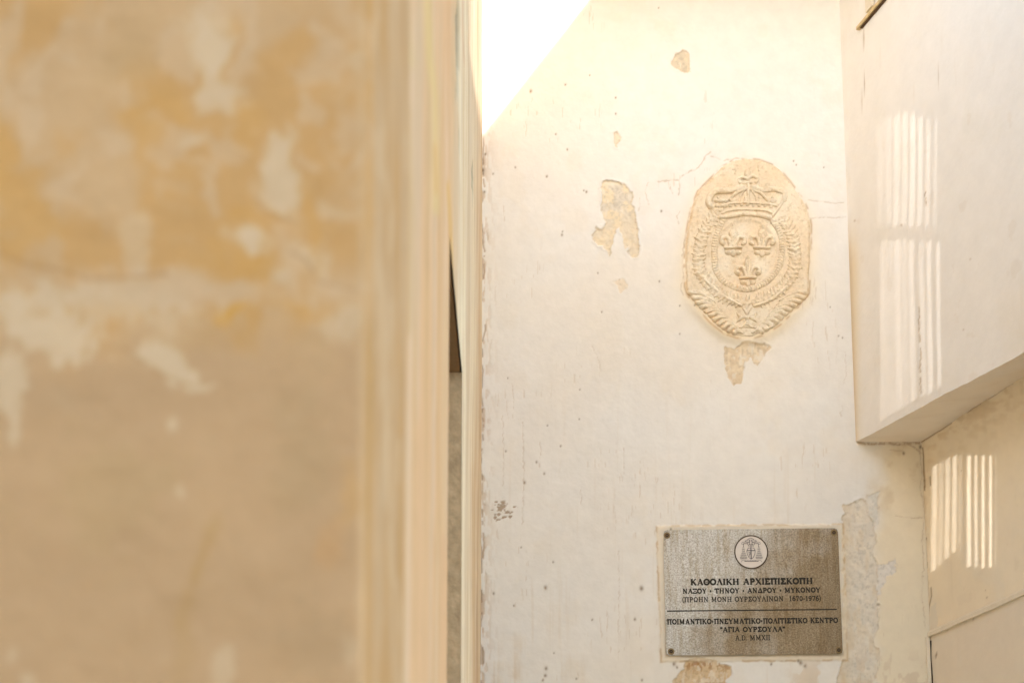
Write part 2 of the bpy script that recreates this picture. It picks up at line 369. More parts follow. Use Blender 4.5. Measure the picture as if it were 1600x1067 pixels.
# ------------------------------------------------------------------ left wall with doorway, seen at a grazing angle
def aL_of(px): return float(LEFT.hit(px, 533)[0])
a_far, a_near = float(LEFT.hit(722, 600)[0]), float(LEFT.hit(701, 600)[0])
zdoor = 2.53
a_p1, a_p0 = aL_of(622), aL_of(572)
al = np.array([aL_of(x) for x in np.concatenate([np.arange(751, 722, -.5), np.arange(722, 622, -1)])])
al = np.unique(np.round(np.concatenate([[0.0], al[al > 0], [a_far, a_near, a_p1]]), 4))
zl = np.unique(np.round(np.concatenate([np.arange(0, 1.9, .05), np.arange(1.9, 4.75, .01), [zdoor], np.arange(4.8, 5.05, .1)]), 4))
AA, ZZ = np.meshgrid(al, zl, indexing='ij')
PX, PY = proj(LEFT.P(AA, ZZ))
def plaster_left(X, Y, a, z):
    n1 = fbm(a * 2.2, z * 1.3, 201, 5); n2 = fbm(a * 6, z * 2.2, 203, 4); n3 = fbm(a * 1.1, z * .8, 205, 3)
    c = np.empty(X.shape + (3,)); c[...] = (0.703, 0.410, 0.223)
    n4 = fbm(a * 14, z * .9, 221, 4); n5 = fbm(a * 30, z * 1.6, 223, 3)
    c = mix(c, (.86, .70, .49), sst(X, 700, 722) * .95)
    c = mix(c, (0.589, 0.344, 0.154), sst(n4, .55, .72) * .45); c = mix(c, (0.760, 0.541, 0.370), sst(n5, .56, .74) * .5)
    c = mix(c, (0.646, 0.394, 0.208), sst(n1, .50, .72) * .5)
    c = mix(c, (0.665, 0.455, 0.300), sst(n2, .52, .72) * .55)
    c = mix(c, (0.570, 0.377, 0.239), sst(n3, .55, .75) * .3)
    for pts, wd, col, s in [([(668,0),(672,90),(680,150),(681,330)], 6, (0.703, 0.476, 0.216), .8), ([(630,0),(634,60),(640,100)], 8, (0.665, 0.459, 0.231), .7),
                            ([(636,170),(640,330),(638,520)], 5, (0.570, 0.344, 0.154), .6), ([(700,285),(704,350),(706,440)], 3, (0.712, 0.410, 0.154), .9),
                            ([(680,230),(682,300)], 4, (0.684, 0.394, 0.169), .8), ([(724,-20),(724,60),(726,100)], 1.1, (0.684, 0.410, 0.262), .8),
                            ([(697,470),(694,640),(692,830)], 3.5, (0.703, 0.451, 0.246), .6), ([(622,650),(626,800),(622,1067)], 6, (0.627, 0.377, 0.169), .6)]:
        d = dline(X, Y, pts); c = mix(c, col, np.exp(-(d / wd) ** 2) * s)
    h = (fbm(a * 3, z * 2, 211, 4) - .5) * .005 + (fbm(a * 20, z * 20, 213, 3) - .5) * .0012
    for x0, y0, y1, wd, dep in [(716.5, 2, 172, 3.6, .011), (738, 252, 322, 1.6, .007), (713, 130, 160, .8, .004), (718.5, 200, 250, .7, .004)]:
        t = np.clip((Y - y0) / (y1 - y0), 0, 1); ww = wd * (np.sin(np.pi * np.clip(t, .02, .98) ** .65)) ** .7
        k = sst(ww - np.abs(X - x0 - (fbm(Y * 0, Y / 9, 215, 2) - .5) * 1.5), -.4, .6) * (Y > y0) * (Y < y1)
        c = mix(c, (.20, .165, .12), k * .9); h = h - k * dep
    
    return c, h
colL, hL = plaster_left(PX, PY, AA, ZZ)
edge = (np.abs(AA - a_far) < .02) | (np.abs(AA - a_near) < .02)
hL = np.where((ZZ < zdoor + .03) & edge, 0, hL)
hL = np.where((np.abs(ZZ - zdoor) < .015) & (AA > a_far - .02) & (AA < a_near + .02), 0, hL)
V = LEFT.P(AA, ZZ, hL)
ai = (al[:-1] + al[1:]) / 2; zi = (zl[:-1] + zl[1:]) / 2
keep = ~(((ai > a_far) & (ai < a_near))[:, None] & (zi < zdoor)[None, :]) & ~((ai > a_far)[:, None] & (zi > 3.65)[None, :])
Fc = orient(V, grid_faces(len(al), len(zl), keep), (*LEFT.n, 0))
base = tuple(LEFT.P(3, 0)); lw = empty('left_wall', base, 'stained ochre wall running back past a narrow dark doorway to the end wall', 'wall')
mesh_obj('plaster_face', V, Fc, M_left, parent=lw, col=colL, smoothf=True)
# reveal of the doorway: jambs and lintel soffit
def slab(p, a0, a1, z0, z1, h0, h1): return prism(p, [(a0, z0), (a1, z0), (a1, z1), (a0, z1)], h0, h1)
fixn(mesh_obj('door_jamb', *slab(LEFT, a_far - .12, a_far, 0, zdoor, -.30, -.0008), M_reveal, parent=lw))
fixn(mesh_obj('door_jamb', *slab(LEFT, a_near, a_near + .12, 0, zdoor, -.30, -.0008), M_reveal, parent=lw))
fixn(mesh_obj('door_lintel', *slab(LEFT, a_far - .12, a_near + .12, zdoor + .001, zdoor + .12, -.30, -.004), mat('lintel soffit wood', (.36, .19, .07), grain=.3, gscale=15), parent=lw))
dd = fixn(mesh_obj('door', *slab(LEFT, a_far + .002, a_near - .002, 0, zdoor - .002, -.28, -.24), M_door, parent=lw))
fixn(mesh_obj('wall_core', *slab(LEFT, -.3, a_far - .125, 0, 4.95, -.5, -.02), M_left, parent=lw))
fixn(mesh_obj('wall_core', *slab(LEFT, a_near + .125, a_p1, 0, 3.64, -.5, -.02), M_left, parent=lw))
fixn(mesh_obj('wall_core', *slab(LEFT, a_far - .125, a_near + .125, zdoor + .125, 3.64, -.5, -.02), M_left, parent=lw))

# ------------------------------------------------------------------ near pier, out of focus, with a soft arris
pc = LEFT.P(a_p0, 0)                                            # arris of the pier
yf = pc[1]
prof = [(-6.0, yf - .9), (-3, yf - .45)]
xs = list(np.linspace(-1.0, -.36, 14)) + list(np.arange(-.355, pc[0] - .004, .0012))
FS = .0
prof = [(x, yf + (x - pc[0]) * FS) for x in [-7, -5, -3, -2, -1.5] + xs]
prof += [(pc[0] - .002, yf + .0008), (pc[0] + .000, yf + .003), (pc[0] + .0012, yf + .006), (pc[0] + .0008, yf + .010), (pc[0] - .0022, yf + .014), (pc[0] - .0030, yf + .020), (pc[0] + .001, yf + .03)]
e1 = LEFT.P(a_p1, 0, .004)
for t in np.linspace(.04, 1, 40): prof.append((pc[0] + .003 + (e1[0] - pc[0]) * t, yf + .03 + (e1[1] - yf - .03) * t))
prof.append((e1[0] - .05, e1[1] + .002))
prof = np.array(prof)
zp = np.concatenate([np.arange(0, 1.5, .05), np.arange(1.5, 2.3, .0016), np.arange(2.32, 3.1, .08)])
XX = np.repeat(prof[:, 0][:, None], len(zp), 1); YY = np.repeat(prof[:, 1][:, None], len(zp), 1); ZZ = np.repeat(zp[None, :], len(prof), 0)
PX, PY = proj(np.stack([XX, YY, ZZ], -1))
def pier_paint(X, Y):
    wx = (fbm(X / 60, Y / 60, 301, 4) - .5) * 70; wy = (fbm(X / 60, Y / 60, 303, 4) - .5) * 70
    U = X + wx; W = Y + wy
    n1 = fbm(U / 190, W / 260, 305, 5); n2 = fbm(U / 55, W / 75, 307, 4); n3 = fbm(X / 22, Y / 30, 309, 3); n6 = fbm(X / 8, Y / 11, 311, 3)
    c = np.empty(X.shape + (3,)); c[...] = (0.580, 0.332, 0.174)
    up = 1 - sst(Y + (n2 - .5) * 120, 470, 600)
    # upper half: ochre wash with pale worn areas
    c = mix(c, (0.651, 0.378, 0.193), up * .8)
    c = mix(c, (0.632, 0.318, 0.115), up * sst(n1, .48, .66) * .75)
    c = mix(c, (0.673, 0.416, 0.242), up * sst(n2, .55, .72) * .6)
    def blob(x, y, rx, ry, col, s, rot=0, soft=.7, nz=1.0):
        nonlocal c
        ca, sa = math.cos(rot), math.sin(rot)
        dx, dy = X + wx * .45 - x, Y + wy * .45 - y
        q = np.hypot((dx * ca + dy * sa) / rx, (-dx * sa + dy * ca) / ry) + (n3 - .5) * nz + (n2 - .5) * nz * 1.3 + (n6 - .5) * .5
        c = mix(c, col, (1 - sst(q, 1 - soft, 1 + soft * .3)) * s)
    pale = (0.701, 0.461, 0.283); och = (0.651, 0.325, 0.108); deep = (0.632, 0.301, 0.103)
    blob(25, 310, 75, 110, och, .75); blob(240, 190, 50, 90, och, .65); blob(210, 90, 60, 60, (0.554, 0.318, 0.150), .5)
    blob(380, 420, 90, 90, och, .85); blob(470, 470, 60, 30, och, .6); blob(365, 490, 40, 10, (0.691, 0.325, 0.073), .9, -.6)
    blob(345, 40, 42, 14, och, .5); blob(390, 200, 24, 60, och, .5)
    blob(318, 60, 42, 65, pale, .95); blob(350, 140, 48, 40, pale, .9); blob(300, 225, 30, 18, pale, .7); blob(445, 280, 40, 75, pale, .9, -.15)
    blob(385, 375, 48, 22, pale, .95, .1); blob(470, 400, 45, 28, pale, .8, .3); blob(440, 430, 38, 22, pale, .7); blob(550, 95, 22, 32, pale, .6, -.5)
    blob(210, 380, 24, 40, pale, .5); blob(525, 330, 50, 12, pale, .5, .2); blob(410, 420, 14, 60, och, .55); blob(480, 330, 12, 90, och, .6, -.12)
    blob(250, 455, 300, 30, (0.673, 0.430, 0.266), .7); blob(70, 475, 90, 22, pale, .8)
    blob(150, 478, 165, 40, pale, .6, .08); blob(40, 500, 60, 50, pale, .5)
    blob(70, 520, 85, 38, pale, .9, .25, .4, .9); blob(20, 590, 26, 90, pale, .85, 0, .5, .8); blob(258, 565, 48, 26, pale, .9, .45, .4); blob(312, 600, 40, 9, pale, .8)
    blob(545, 510, 30, 30, pale, .8); blob(278, 660, 10, 14, pale, .8); blob(286, 770, 10, 14, pale, .6); blob(100, 620, 40, 22, (0.562, 0.332, 0.180), .7)
    blob(550, 770, 28, 60, (0.651, 0.347, 0.145), .7); blob(515, 850, 24, 36, (0.651, 0.332, 0.145), .5); blob(470, 700, 60, 120, (0.533, 0.318, 0.163), .5)
    blob(310, 900, 14, 90, (0.543, 0.294, 0.121), .65, .25); blob(285, 1000, 18, 90, (0.554, 0.311, 0.145), .5, .1); blob(345, 1040, 20, 30, pale, .5); blob(12, 1030, 26, 22, pale, .6); blob(50, 1062, 20, 14, pale, .6)
    blob(490, 1000, 70, 60, (0.494, 0.294, 0.156), .5); blob(170, 780, 130, 120, (0.562, 0.332, 0.163), .5); blob(545, 1030, 16, 40, pale, .4)
    for pts, wd, s in [([(0,392),(40,412),(90,420),(140,438),(190,436),(260,428)], 3.5, .5), ([(455,395),(475,405),(490,425)], 3, .7), ([(400,310),(415,330),(455,345)], 3, .5), ([(195,542),(250,585),(300,602)], 3, .5), ([(500,440),(560,455)], 2.5, .4)]:
        c = mix(c, (0.494, 0.243, 0.090), np.exp(-(dline(X + wx * .1, Y + wy * .1, pts) / wd) ** 2) * s)
    # arris with its highlight painted in, then the return
    nv = fbm(Y * 0 + 3, Y / 140, 315, 3)
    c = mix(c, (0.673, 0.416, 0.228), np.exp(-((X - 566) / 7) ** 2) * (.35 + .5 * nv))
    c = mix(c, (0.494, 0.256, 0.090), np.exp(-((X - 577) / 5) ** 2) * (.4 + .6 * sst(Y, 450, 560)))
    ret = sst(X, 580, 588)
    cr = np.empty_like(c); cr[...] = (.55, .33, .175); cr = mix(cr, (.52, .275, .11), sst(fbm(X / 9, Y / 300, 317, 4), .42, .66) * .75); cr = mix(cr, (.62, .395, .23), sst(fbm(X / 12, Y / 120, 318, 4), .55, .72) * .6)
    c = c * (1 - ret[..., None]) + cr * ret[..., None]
    return c
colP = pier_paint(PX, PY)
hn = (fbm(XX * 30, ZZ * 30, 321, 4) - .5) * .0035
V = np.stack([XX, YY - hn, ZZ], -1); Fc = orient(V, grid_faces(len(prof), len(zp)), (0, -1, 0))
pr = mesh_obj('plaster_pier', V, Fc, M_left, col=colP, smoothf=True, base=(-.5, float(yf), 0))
tag(pr, 'blurred tan plaster pier with worn pale and ochre patches close to the camera', 'wall')

# ------------------------------------------------------------------ right side: bulkhead, recessed wall, ledge
def cream(X, Y, a, z, warm):
    n1 = fbm(a * 1.6, z * 1.6, 401, 4); n2 = fbm(a * 7, z * 7, 403, 4)
    c = np.empty(X.shape + (3,)); c[...] = warm
    c = mix(c, np.array(warm) * np.array([1.0, .965, .91]), sst(n1, .45, .7) * .7)
    c = mix(c, (.80, .76, .66), sst(n2, .6, .8) * .25)
    n3 = fbm(a * 30, z * 2.0, 407, 4); c = mix(c, (.66, .55, .40), sst(n3, .60, .82) * sst(n1, .42, .6) * .16)
    n4 = fbm(a * 14, z * 14, 409, 4); c = mix(c, (.68, .57, .43), sst(n4, .74, .80) * .15)
    h = (fbm(a * 2, z * 2, 405, 3) - .5) * .006 + (n2 - .5) * .0015
    return c, h
# bulkhead front: lower edge follows the stair behind it
e0 = BULK.hit(1337, 690); e1_ = BULK.hit(1600, 551)
sl_b = float((e1_[1] - e0[1]) / (e1_[0] - e0[0])); zb0 = float(e0[1])
Ab = np.concatenate([np.arange(0, 1.75, .007), np.arange(1.8, 2.9, .1)]); Tb = np.concatenate([np.linspace(0, .42, 260), np.linspace(.43, 1, 24)])
zed = lambda a: zb0 + sl_b * a + (fbm(a * 7, a * 0, 431, 4) - .5) * .010 * np.clip(a * 8, 0, 1)
AA, TT = np.meshgrid(Ab, Tb, indexing='ij'); zlow = zed(AA); ZZ = zlow + (5.3 - zlow) * TT
PX, PY = proj(BULK.P(AA, ZZ)); cb, hb = cream(PX, PY, AA, ZZ, (.86, .825, .765))
jg = (fbm(PX / 5, PY / 5, 411, 2) - .5) * 3
for pts, wd in [([(1435,480),(1436,520),(1439,552),(1438,590),(1440,625)], .9), ([(1445,300),(1446,322)], .6), ([(1336,690),(1325,580),(1326,450),(1321,342)], 1.2), ([(1348,50),(1350,66)], 1.2), ([(1335,110),(1350,125),(1345,170)], .4)]:
    k = np.exp(-(dline(PX + jg, PY, pts) / (wd + .2)) ** 2) * (fbm(PX / 9, PY / 9, 413, 2) > .36)
    cb = mix(cb, (.38, .26, .14), k * .7); hb = hb - k * .0015
for x, y, r in [(1408, 352, 2), (1516, 405, 1.3), (1505, 515, 1.2), (1530, 116, 1), (1467, 120, 1), (1335, 345, 1.5)]:
    k = np.exp(-((PX - x) ** 2 + (PY - y) ** 2) / r ** 2); cb = mix(cb, (.4, .28, .15), k * .7)
cb = mix(cb, (.80, .66, .44), np.exp(-((PX - 1333) / 9) ** 2) * sst(PY, 330, 420) * .7)
cb = mix(cb, (.60, .44, .24), np.exp(-np.clip(PX - (1327 + (PY - 330) * .028), 0, None) / 2.0) * sst(PY, 330, 420) * .6)
hb = hb * np.clip(TT * 60, 0, 1) * np.clip(AA * 40, 0, 1) + 0.0
V = BULK.P(AA, ZZ, hb); Fc = orient(V, grid_faces(len(Ab), len(Tb)), (*BULK.n, 0))
bk = empty('bulkhead', tuple(BULK.P(1, zb0)), 'cream stair bulkhead jutting out high on the right with a plain underside', 'wall')
mesh_obj('bulkhead_face', V, Fc, M_right, parent=bk, col=cb, smoothf=True)
# underside between the bulkhead face and the recessed wall
i0 = LOW.hit(1440, 690); i1 = LOW.hit(1600, 587)
sl_i = float((i1[1] - i0[1]) / (i1[0] - i0[0]))
As = np.concatenate([np.arange(0, 1.9, .015), [2.1, 2.4, 2.8]]); Ts = np.linspace(0, 1, 30)
AA, TT = np.meshgrid(As, Ts, indexing='ij')
Pa = BULK.P(AA, zed(AA)); Pb = LOW.P(AA, float(i0[1]) + sl_i * AA, -.02)
V = Pa * (1 - TT[..., None]) + Pb * TT[..., None]
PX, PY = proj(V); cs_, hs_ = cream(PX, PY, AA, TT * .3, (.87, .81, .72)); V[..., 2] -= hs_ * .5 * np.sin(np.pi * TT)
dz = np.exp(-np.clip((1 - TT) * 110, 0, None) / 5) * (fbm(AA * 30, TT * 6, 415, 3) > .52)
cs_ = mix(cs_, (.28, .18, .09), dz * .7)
Fc = orient(V, grid_faces(len(As), len(Ts)), (0, 0, -1))
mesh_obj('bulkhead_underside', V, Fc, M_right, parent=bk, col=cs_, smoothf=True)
fixn(mesh_obj('bulkhead_core', *prism(BULK, [(0, zb0 + .06), (2.8, zb0 + .06 + sl_b * 2.8), (2.8, 5.28), (0, 5.28)], -.5, -.012), M_right, parent=bk))
# recessed wall under it
l0 = LOW.hit(1446, 993); l1 = LOW.hit(1600, 924)
sl_l = float((l1[1] - l0[1]) / (l1[0] - l0[0])); zl0 = float(l0[1])
Al = np.concatenate([np.arange(0, 1.9, .006), np.arange(1.95, 2.9, .1)]); Tl = np.linspace(0, 1, 170)
AA, TT = np.meshgrid(Al, Tl, indexing='ij'); z0_ = zl0 + sl_l * AA; z1_ = float(i0[1]) + sl_i * AA + .05; ZZ = z0_ + (z1_ - z0_) * TT
PX, PY = proj(LOW.P(AA, ZZ)); cl, hl = cream(PX, PY, AA, ZZ, (.90, .805, .64))
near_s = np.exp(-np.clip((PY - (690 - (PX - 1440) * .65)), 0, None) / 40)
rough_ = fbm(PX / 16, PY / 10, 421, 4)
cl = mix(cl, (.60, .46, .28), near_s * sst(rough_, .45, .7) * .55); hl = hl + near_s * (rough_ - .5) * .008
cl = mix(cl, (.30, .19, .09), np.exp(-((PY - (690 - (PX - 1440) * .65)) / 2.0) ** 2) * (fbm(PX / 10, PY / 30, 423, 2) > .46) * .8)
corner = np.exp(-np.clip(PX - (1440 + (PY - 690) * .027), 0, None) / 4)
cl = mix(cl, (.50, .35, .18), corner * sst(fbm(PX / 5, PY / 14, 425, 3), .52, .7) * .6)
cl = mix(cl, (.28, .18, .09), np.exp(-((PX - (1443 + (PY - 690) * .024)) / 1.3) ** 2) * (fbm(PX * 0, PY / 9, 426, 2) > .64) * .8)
for pts, wd in [([(1454,918),(1455,930),(1452,945),(1450,960)], .8), ([(1453,745),(1454,758)], .8), ([(1441,700),(1445,760)], 1.4)]:
    k = np.exp(-(dline(PX, PY, pts) / (wd + .2)) ** 2); cl = mix(cl, (.3, .2, .1), k * .8); hl = hl - k * .002
cl = mix(cl, (.80, .73, .60), (sdf(PX + (rough_ - .5) * 6, PY, [(1452,950),(1461,940),(1466,985),(1450,993)]) > 0) * .8)
for x, y, r in [(1542, 933, 1.5), (1540, 922, 1), (1502, 735, 1)]:
    cl = mix(cl, (.4, .28, .15), np.exp(-((PX - x) ** 2 + (PY - y) ** 2) / r ** 2) * .7)
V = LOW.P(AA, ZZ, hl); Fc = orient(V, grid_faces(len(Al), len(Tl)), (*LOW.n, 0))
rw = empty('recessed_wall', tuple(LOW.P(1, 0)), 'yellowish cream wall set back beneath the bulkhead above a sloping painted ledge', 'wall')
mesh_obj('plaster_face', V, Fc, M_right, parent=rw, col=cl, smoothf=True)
fixn(mesh_obj('wall_core', *prism(LOW, [(0, 0), (2.8, 0), (2.8, float(i0[1]) + sl_i * 2.8 + .3), (0, float(i0[1]) + .3)], -.55, -.055), M_right, parent=rw))
# ledge: a thin painted fillet that throws a little shade on the face below
LM = mat('ledge paint', (.82, .73, .58), grain=.1, gscale=30, bump=.4, bscale=60)
n = 60; vv = []; ff = []
for i in range(n + 1):
    a = 1.9 * i / n; zc = zl0 + sl_l * a; wv = (vn(a * 9, 0, 5) - .5) * .004
    lip = .026
    for (hh, dzz) in [(-.05, .016), (.004, .014), (.010, .006), (.010 + wv * .5, -.008 + wv), (-.05, -.010 + wv)]:
        vv.append(LOW.P(a, zc + dzz, hh))
for i in range(n):
    for k in range(5): ff.append([i * 5 + k, i * 5 + (k + 1) % 5, (i + 1) * 5 + (k + 1) % 5, (i + 1) * 5 + k])
ff += [[0, 1, 2, 3, 4], [n * 5 + k for k in (4, 3, 2, 1, 0)]]
fixn(mesh_obj('ledge', vv, ff, LM, parent=rw))
# face below the ledge
Af = np.concatenate([np.arange(0.004, 1.9, .012), np.arange(1.95, 2.9, .1)]); Tf = np.concatenate([np.linspace(0, .62, 12), np.linspace(.63, 1, 60)])
AA, TT = np.meshgrid(Af, Tf, indexing='ij'); ZZ = (zl0 + sl_l * AA - .004) * TT
PX, PY = proj(FACE.P(AA, ZZ)); cf, hf = cream(PX, PY, AA, ZZ, (.82, .745, .63))
for x, y, r in [(1509, 970, 1.6), (1522, 964, 2), (1480, 981, 1.4), (1463, 1023, 1.6)]:
    cf = mix(cf, (.25, .16, .08), np.exp(-((PX - x) ** 2 + (PY - y) ** 2) / r ** 2) * .9)
V = FACE.P(AA, ZZ, hf); Fc = orient(V, grid_faces(len(Af), len(Tf)), (*FACE.n, 0))
mesh_obj('dado_face', V, Fc, M_right, parent=rw, col=cf, smoothf=True)
# narrow plaster fillet closing the corner, with the dark open joint beside it
z_f = float(BACK.hit(1449, 996)[1]); aq0 = float(BACK.hit(1446, 996)[0]); aq1 = float(BACK.hit(1452, 996)[0])
fixn(mesh_obj('corner_fillet', *prism(BACK, [(aq0 - .002, 0), (aq1, 0), (aq1 - .001, z_f), (aq0, z_f + .002)], -.01, .012), LM, parent=rw))
jn = []
for i in range(50):
    z = zl0 - .02 - i * .012; ww = .0012 + .004 * max(0, vn(i * .35, 3, 9) - .2)
    jn.append((z, ww))
vv = [BACK.P(aq1 + .0005, z, .0135) for z, _ in jn] + [BACK.P(aq1 + .0010 + ww, z, .0135) for z, ww in jn]
ff = [[i, i + 1, 51 + i, 50 + i] for i in range(49)]
fixn(mesh_obj('open_joint', vv, ff, mat('dark joint', (.06, .035, .02), bump=0), parent=rw))

# ------------------------------------------------------------------ window sill high on the bulkhead
s0 = BULK.hit(1343, 49); s1 = BULK.hit(1384, 0)
ssl = float((s1[1] - s0[1]) / (s1[0] - s0[0]))
sw = empty('window', tuple(BULK.P(float(s0[0]) + .6, float(s0[1]))), 'window with an ochre wooden sill at the top edge of the bulkhead', 'window')
A0s, Z0s = float(s0[0]), float(s0[1])
def strip(a0, a1, dz0, dz1, h0, h1): return prism(BULK, [(a0, Z0s + ssl * (a0 - A0s) + dz0), (a1, Z0s + ssl * (a1 - A0s) + dz0), (a1, Z0s + ssl * (a1 - A0s) + dz1), (a0, Z0s + ssl * (a0 - A0s) + dz1)], h0, h1)
fixn(mesh_obj('sill', *strip(A0s, A0s + 1.3, .002, .013, -.01, .014), M_wood, parent=sw))
fixn(mesh_obj('sill_gap_shade', *strip(A0s + .02, A0s + 1.3, -.003, .0015, -.01, .008), M_gap_shade, parent=sw))  # dark strip stands in for the shadow gap under the sill
fixn(mesh_obj('pane', *strip(A0s + .12, A0s + 1.2, .05, .95, .004, .009), M_glass, parent=sw))
for a_, b_ in [(A0s + .07, A0s + .118), (A0s + 1.202, A0s + 1.25)]: fixn(mesh_obj('frame', *strip(a_, b_, .026, .99, .003, .012), LM, parent=sw))

# ------------------------------------------------------------------ carved stone
ZR = 3.555
def rp(x, y): return 1060 + x / ZR, 240 + y / ZR
ac, zc_ = [float(v) for v in BACK.hit(*rp(385, 540))]
relief = empty('carved_stone', tuple(BACK.P(ac, zc_)), 'oval carved stone relief with crown, three lilies and palm branches set in the wall', 'relief')
STEP = 2.6
gx = np.arange(20, 752, STEP); gy = np.arange(18, 1046, STEP)
GX, GY = np.meshgrid(gx, gy, indexing='ij')
GA, GZ = BACK.hit(*rp(GX, GY))
OUTL = [((x - 1060) * ZR, (y - 240) * ZR) for x, y in R_OUT]
nX = (fbm(GX / 40, GY / 40, 501, 3) - .5) * 12; nY = (fbm(GX / 40 + 9, GY / 40, 503, 3) - .5) * 12
sO = sdf(GX + nX * .6, GY + nY * .6, OUTL)
wear = fbm(GX / 120, GY / 120, 505, 3); pit = fbm(GX / 9, GY / 9, 507, 3)
BOSS = .008 + .004 * sst(GY, 200, 900)
slabh = BOSS + (wear - .5) * .006 + (pit - .5) * .0014 + .006 * (1 - ((GX - 385) / 380) ** 2)
dish = sst(1 - np.hypot((GX - 378) / 178, (GY - 560) / 195), 0, .12); slabh = slabh - dish * .005
slab_top = slabh * 1.0
slab_h = np.where(sO > 0, slab_top * sst(sO, -6, 16) + .0, -.012)
def stone_color(H, top=None):
    n1 = fbm(GX / 90, GY / 90, 511, 4); n2 = fbm(GX / 18, GY / 18, 513, 3)
    c = np.empty(GX.shape + (3,)); c[...] = (.82, .69, .51)
    c = mix(c, (.80, .63, .43), sst(n1, .5, .75) * .5)
    c = mix(c, (.86, .79, .65), sst(1 - n1, .5, .7) * .5)
    c = mix(c, (.56, .40, .20), sst(n2, .62, .8) * .35)
    e = np.exp(-np.clip(sO, 0, None) / 7); c = mix(c, (.62, .40, .18), e * .55 * sst(n2, .35, .55))
    return c
SC = stone_color(None)
# faint patina in crevices: lichen-dark pits, own shape
f = grid_faces(len(gx), len(gy), ((sO[:-1, :-1] > -4) & (sO[1:, 1:] > -4) & (sO[1:, :-1] > -4) & (sO[:-1, 1:] > -4)))
V = BACK.P(GA, GZ) + slab_h[..., None] * np.array([*BACK.n, 0])
def compact(V, f, C):
    V = V.reshape(-1, 3); C = C.reshape(-1, 3); u, inv = np.unique(f.ravel(), return_inverse=True)
    return V[u], inv.reshape(f.shape), C[u]
v_, f_, c_ = compact(V, f, SC); f_ = orient(v_, f_, (*BACK.n, 0))
mesh_obj('stone_slab', v_, f_, M_stone, parent=relief, col=c_, smoothf=True)
def stroke(pts, w, h, curve=True, taper=None, prof=.5, twist=0, rib=0, ribp=20):
    if curve: pts = smooth(pts)
    xs = [p[0] for p in pts]; ys = [p[1] for p in pts]
    H = np.zeros(GX.shape)
    m = (GX > min(xs) - w - 14) & (GX < max(xs) + w + 14) & (GY > min(ys) - w - 14) & (GY < max(ys) + w + 14)
    d, t, L = dline(GX[m] + nX[m] * .35, GY[m] + nY[m] * .35, pts, True)
    s = t / max(L, 1e-6); ww = w
    if taper is not None: ww = w * np.interp(s, np.linspace(0, 1, len(taper)), taper)
    q = np.clip(1 - (d / np.maximum(ww, .5)) ** 2, 0, 1)
    val = h * q ** prof
    if rib: val = val * (1 - rib + rib * np.abs(np.sin(np.pi * t / ribp + d * .05)))
    H[m] = val; return H
def disc(x, y, rx, ry, h, prof=.6):
    q = np.clip(1 - ((GX + nX * .3 - x) / rx) ** 2 - ((GY + nY * .3 - y) / ry) ** 2, 0, 1); return h * q ** prof
def blend(*hs):
    o = hs[0]
    for q in hs[1:]: o = np.maximum(o, q)
    return o
def part(name, H, parent, label=None):
    H = H * .80 * np.clip(.35 + 1.3 * wear + (fbm(GX / 30, GY / 30, 509, 3) - .5) * .9, .25, 1.3) + (H > 1e-4) * (pit - .5) * .0030
    H = np.where(sO > 1, H, 0)
    k = H > .00015; keep = k[:-1, :-1] | k[1:, :-1] | k[:-1, 1:] | k[1:, 1:]
    if not keep.any(): return None
    f = grid_faces(len(gx), len(gy), keep)
    HH = np.where(k, slab_h + H, slab_h - .0012)
    V = BACK.P(GA, GZ) + HH[..., None] * np.array([*BACK.n, 0])
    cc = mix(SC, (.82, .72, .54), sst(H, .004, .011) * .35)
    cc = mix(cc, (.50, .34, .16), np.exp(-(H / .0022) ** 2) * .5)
    v, ff, c = compact(V, f, cc); ff = orient(v, ff, (*BACK.n, 0))
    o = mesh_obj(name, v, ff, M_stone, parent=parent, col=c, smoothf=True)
    if label: o['label'] = label
    return o
# crown
hc = blend(stroke([(175,300),(165,270),(185,235),(215,215),(280,212),(350,196)], 17, .015), stroke([(405,196),(470,208),(540,205),(590,222),(588,260)], 15, .013),
           stroke([(588,250),(560,300),(522,352)], 8, .009), stroke([(175,290),(215,340),(240,362)], 12, .008),
           stroke([(385,180),(385,230),(385,285)], 8, .009), stroke([(372,205),(320,225),(285,262)], 9, .010), stroke([(398,205),(450,225),(492,262)], 9, .010),
           stroke([(365,212),(345,240),(335,275)], 6, .007), stroke([(405,212),(425,240),(435,275)], 6, .007),
           stroke([(225,300),(300,284),(385,280),(470,284),(545,296)], 7, .009), stroke([(228,340),(300,322),(385,317),(470,322),(520,338)], 6, .008),
           stroke([(235,362),(300,350),(385,342),(460,350),(510,366)], 13, .014))
for k in range(9):
    hc = blend(hc, disc(255 + k * 32, 302 - 8 * math.sin(math.pi * k / 8), 10, 7, .0075))
for k in range(5):
    hc = blend(hc, disc(235 + k * 72, 268 + (k % 2) * 2, 20, 14, .008), disc(220 + k * 75, 250, 8, 9, .006))
hc = blend(hc, *[disc(210 + (k % 3) * 26, 270 + (k // 3) * 26, 13, 11, .010) for k in range(8)])
part('crown', hc, relief)
part('crown_finial', blend(disc(382, 120, 17, 34, .010), stroke([(382,150),(355,140),(335,150),(340,166)], 9, .009), stroke([(382,150),(412,132),(436,148),(428,166)], 9, .009), disc(382, 172, 30, 7, .008), stroke([(300,95),(318,100),(312,120)], 4, .003), stroke([(440,75),(446,105)], 4, .003)), relief)
# twisted cord round the shield
ring = [(248,372),(225,420),(205,480),(198,560),(205,640),(235,700),(290,738),(350,758),(400,758),(455,738),(510,700),(552,640),(572,560),(572,490),(555,430),(525,385)]
part('cord', blend(stroke(ring, 17, .009, rib=.65, ribp=15)), relief)
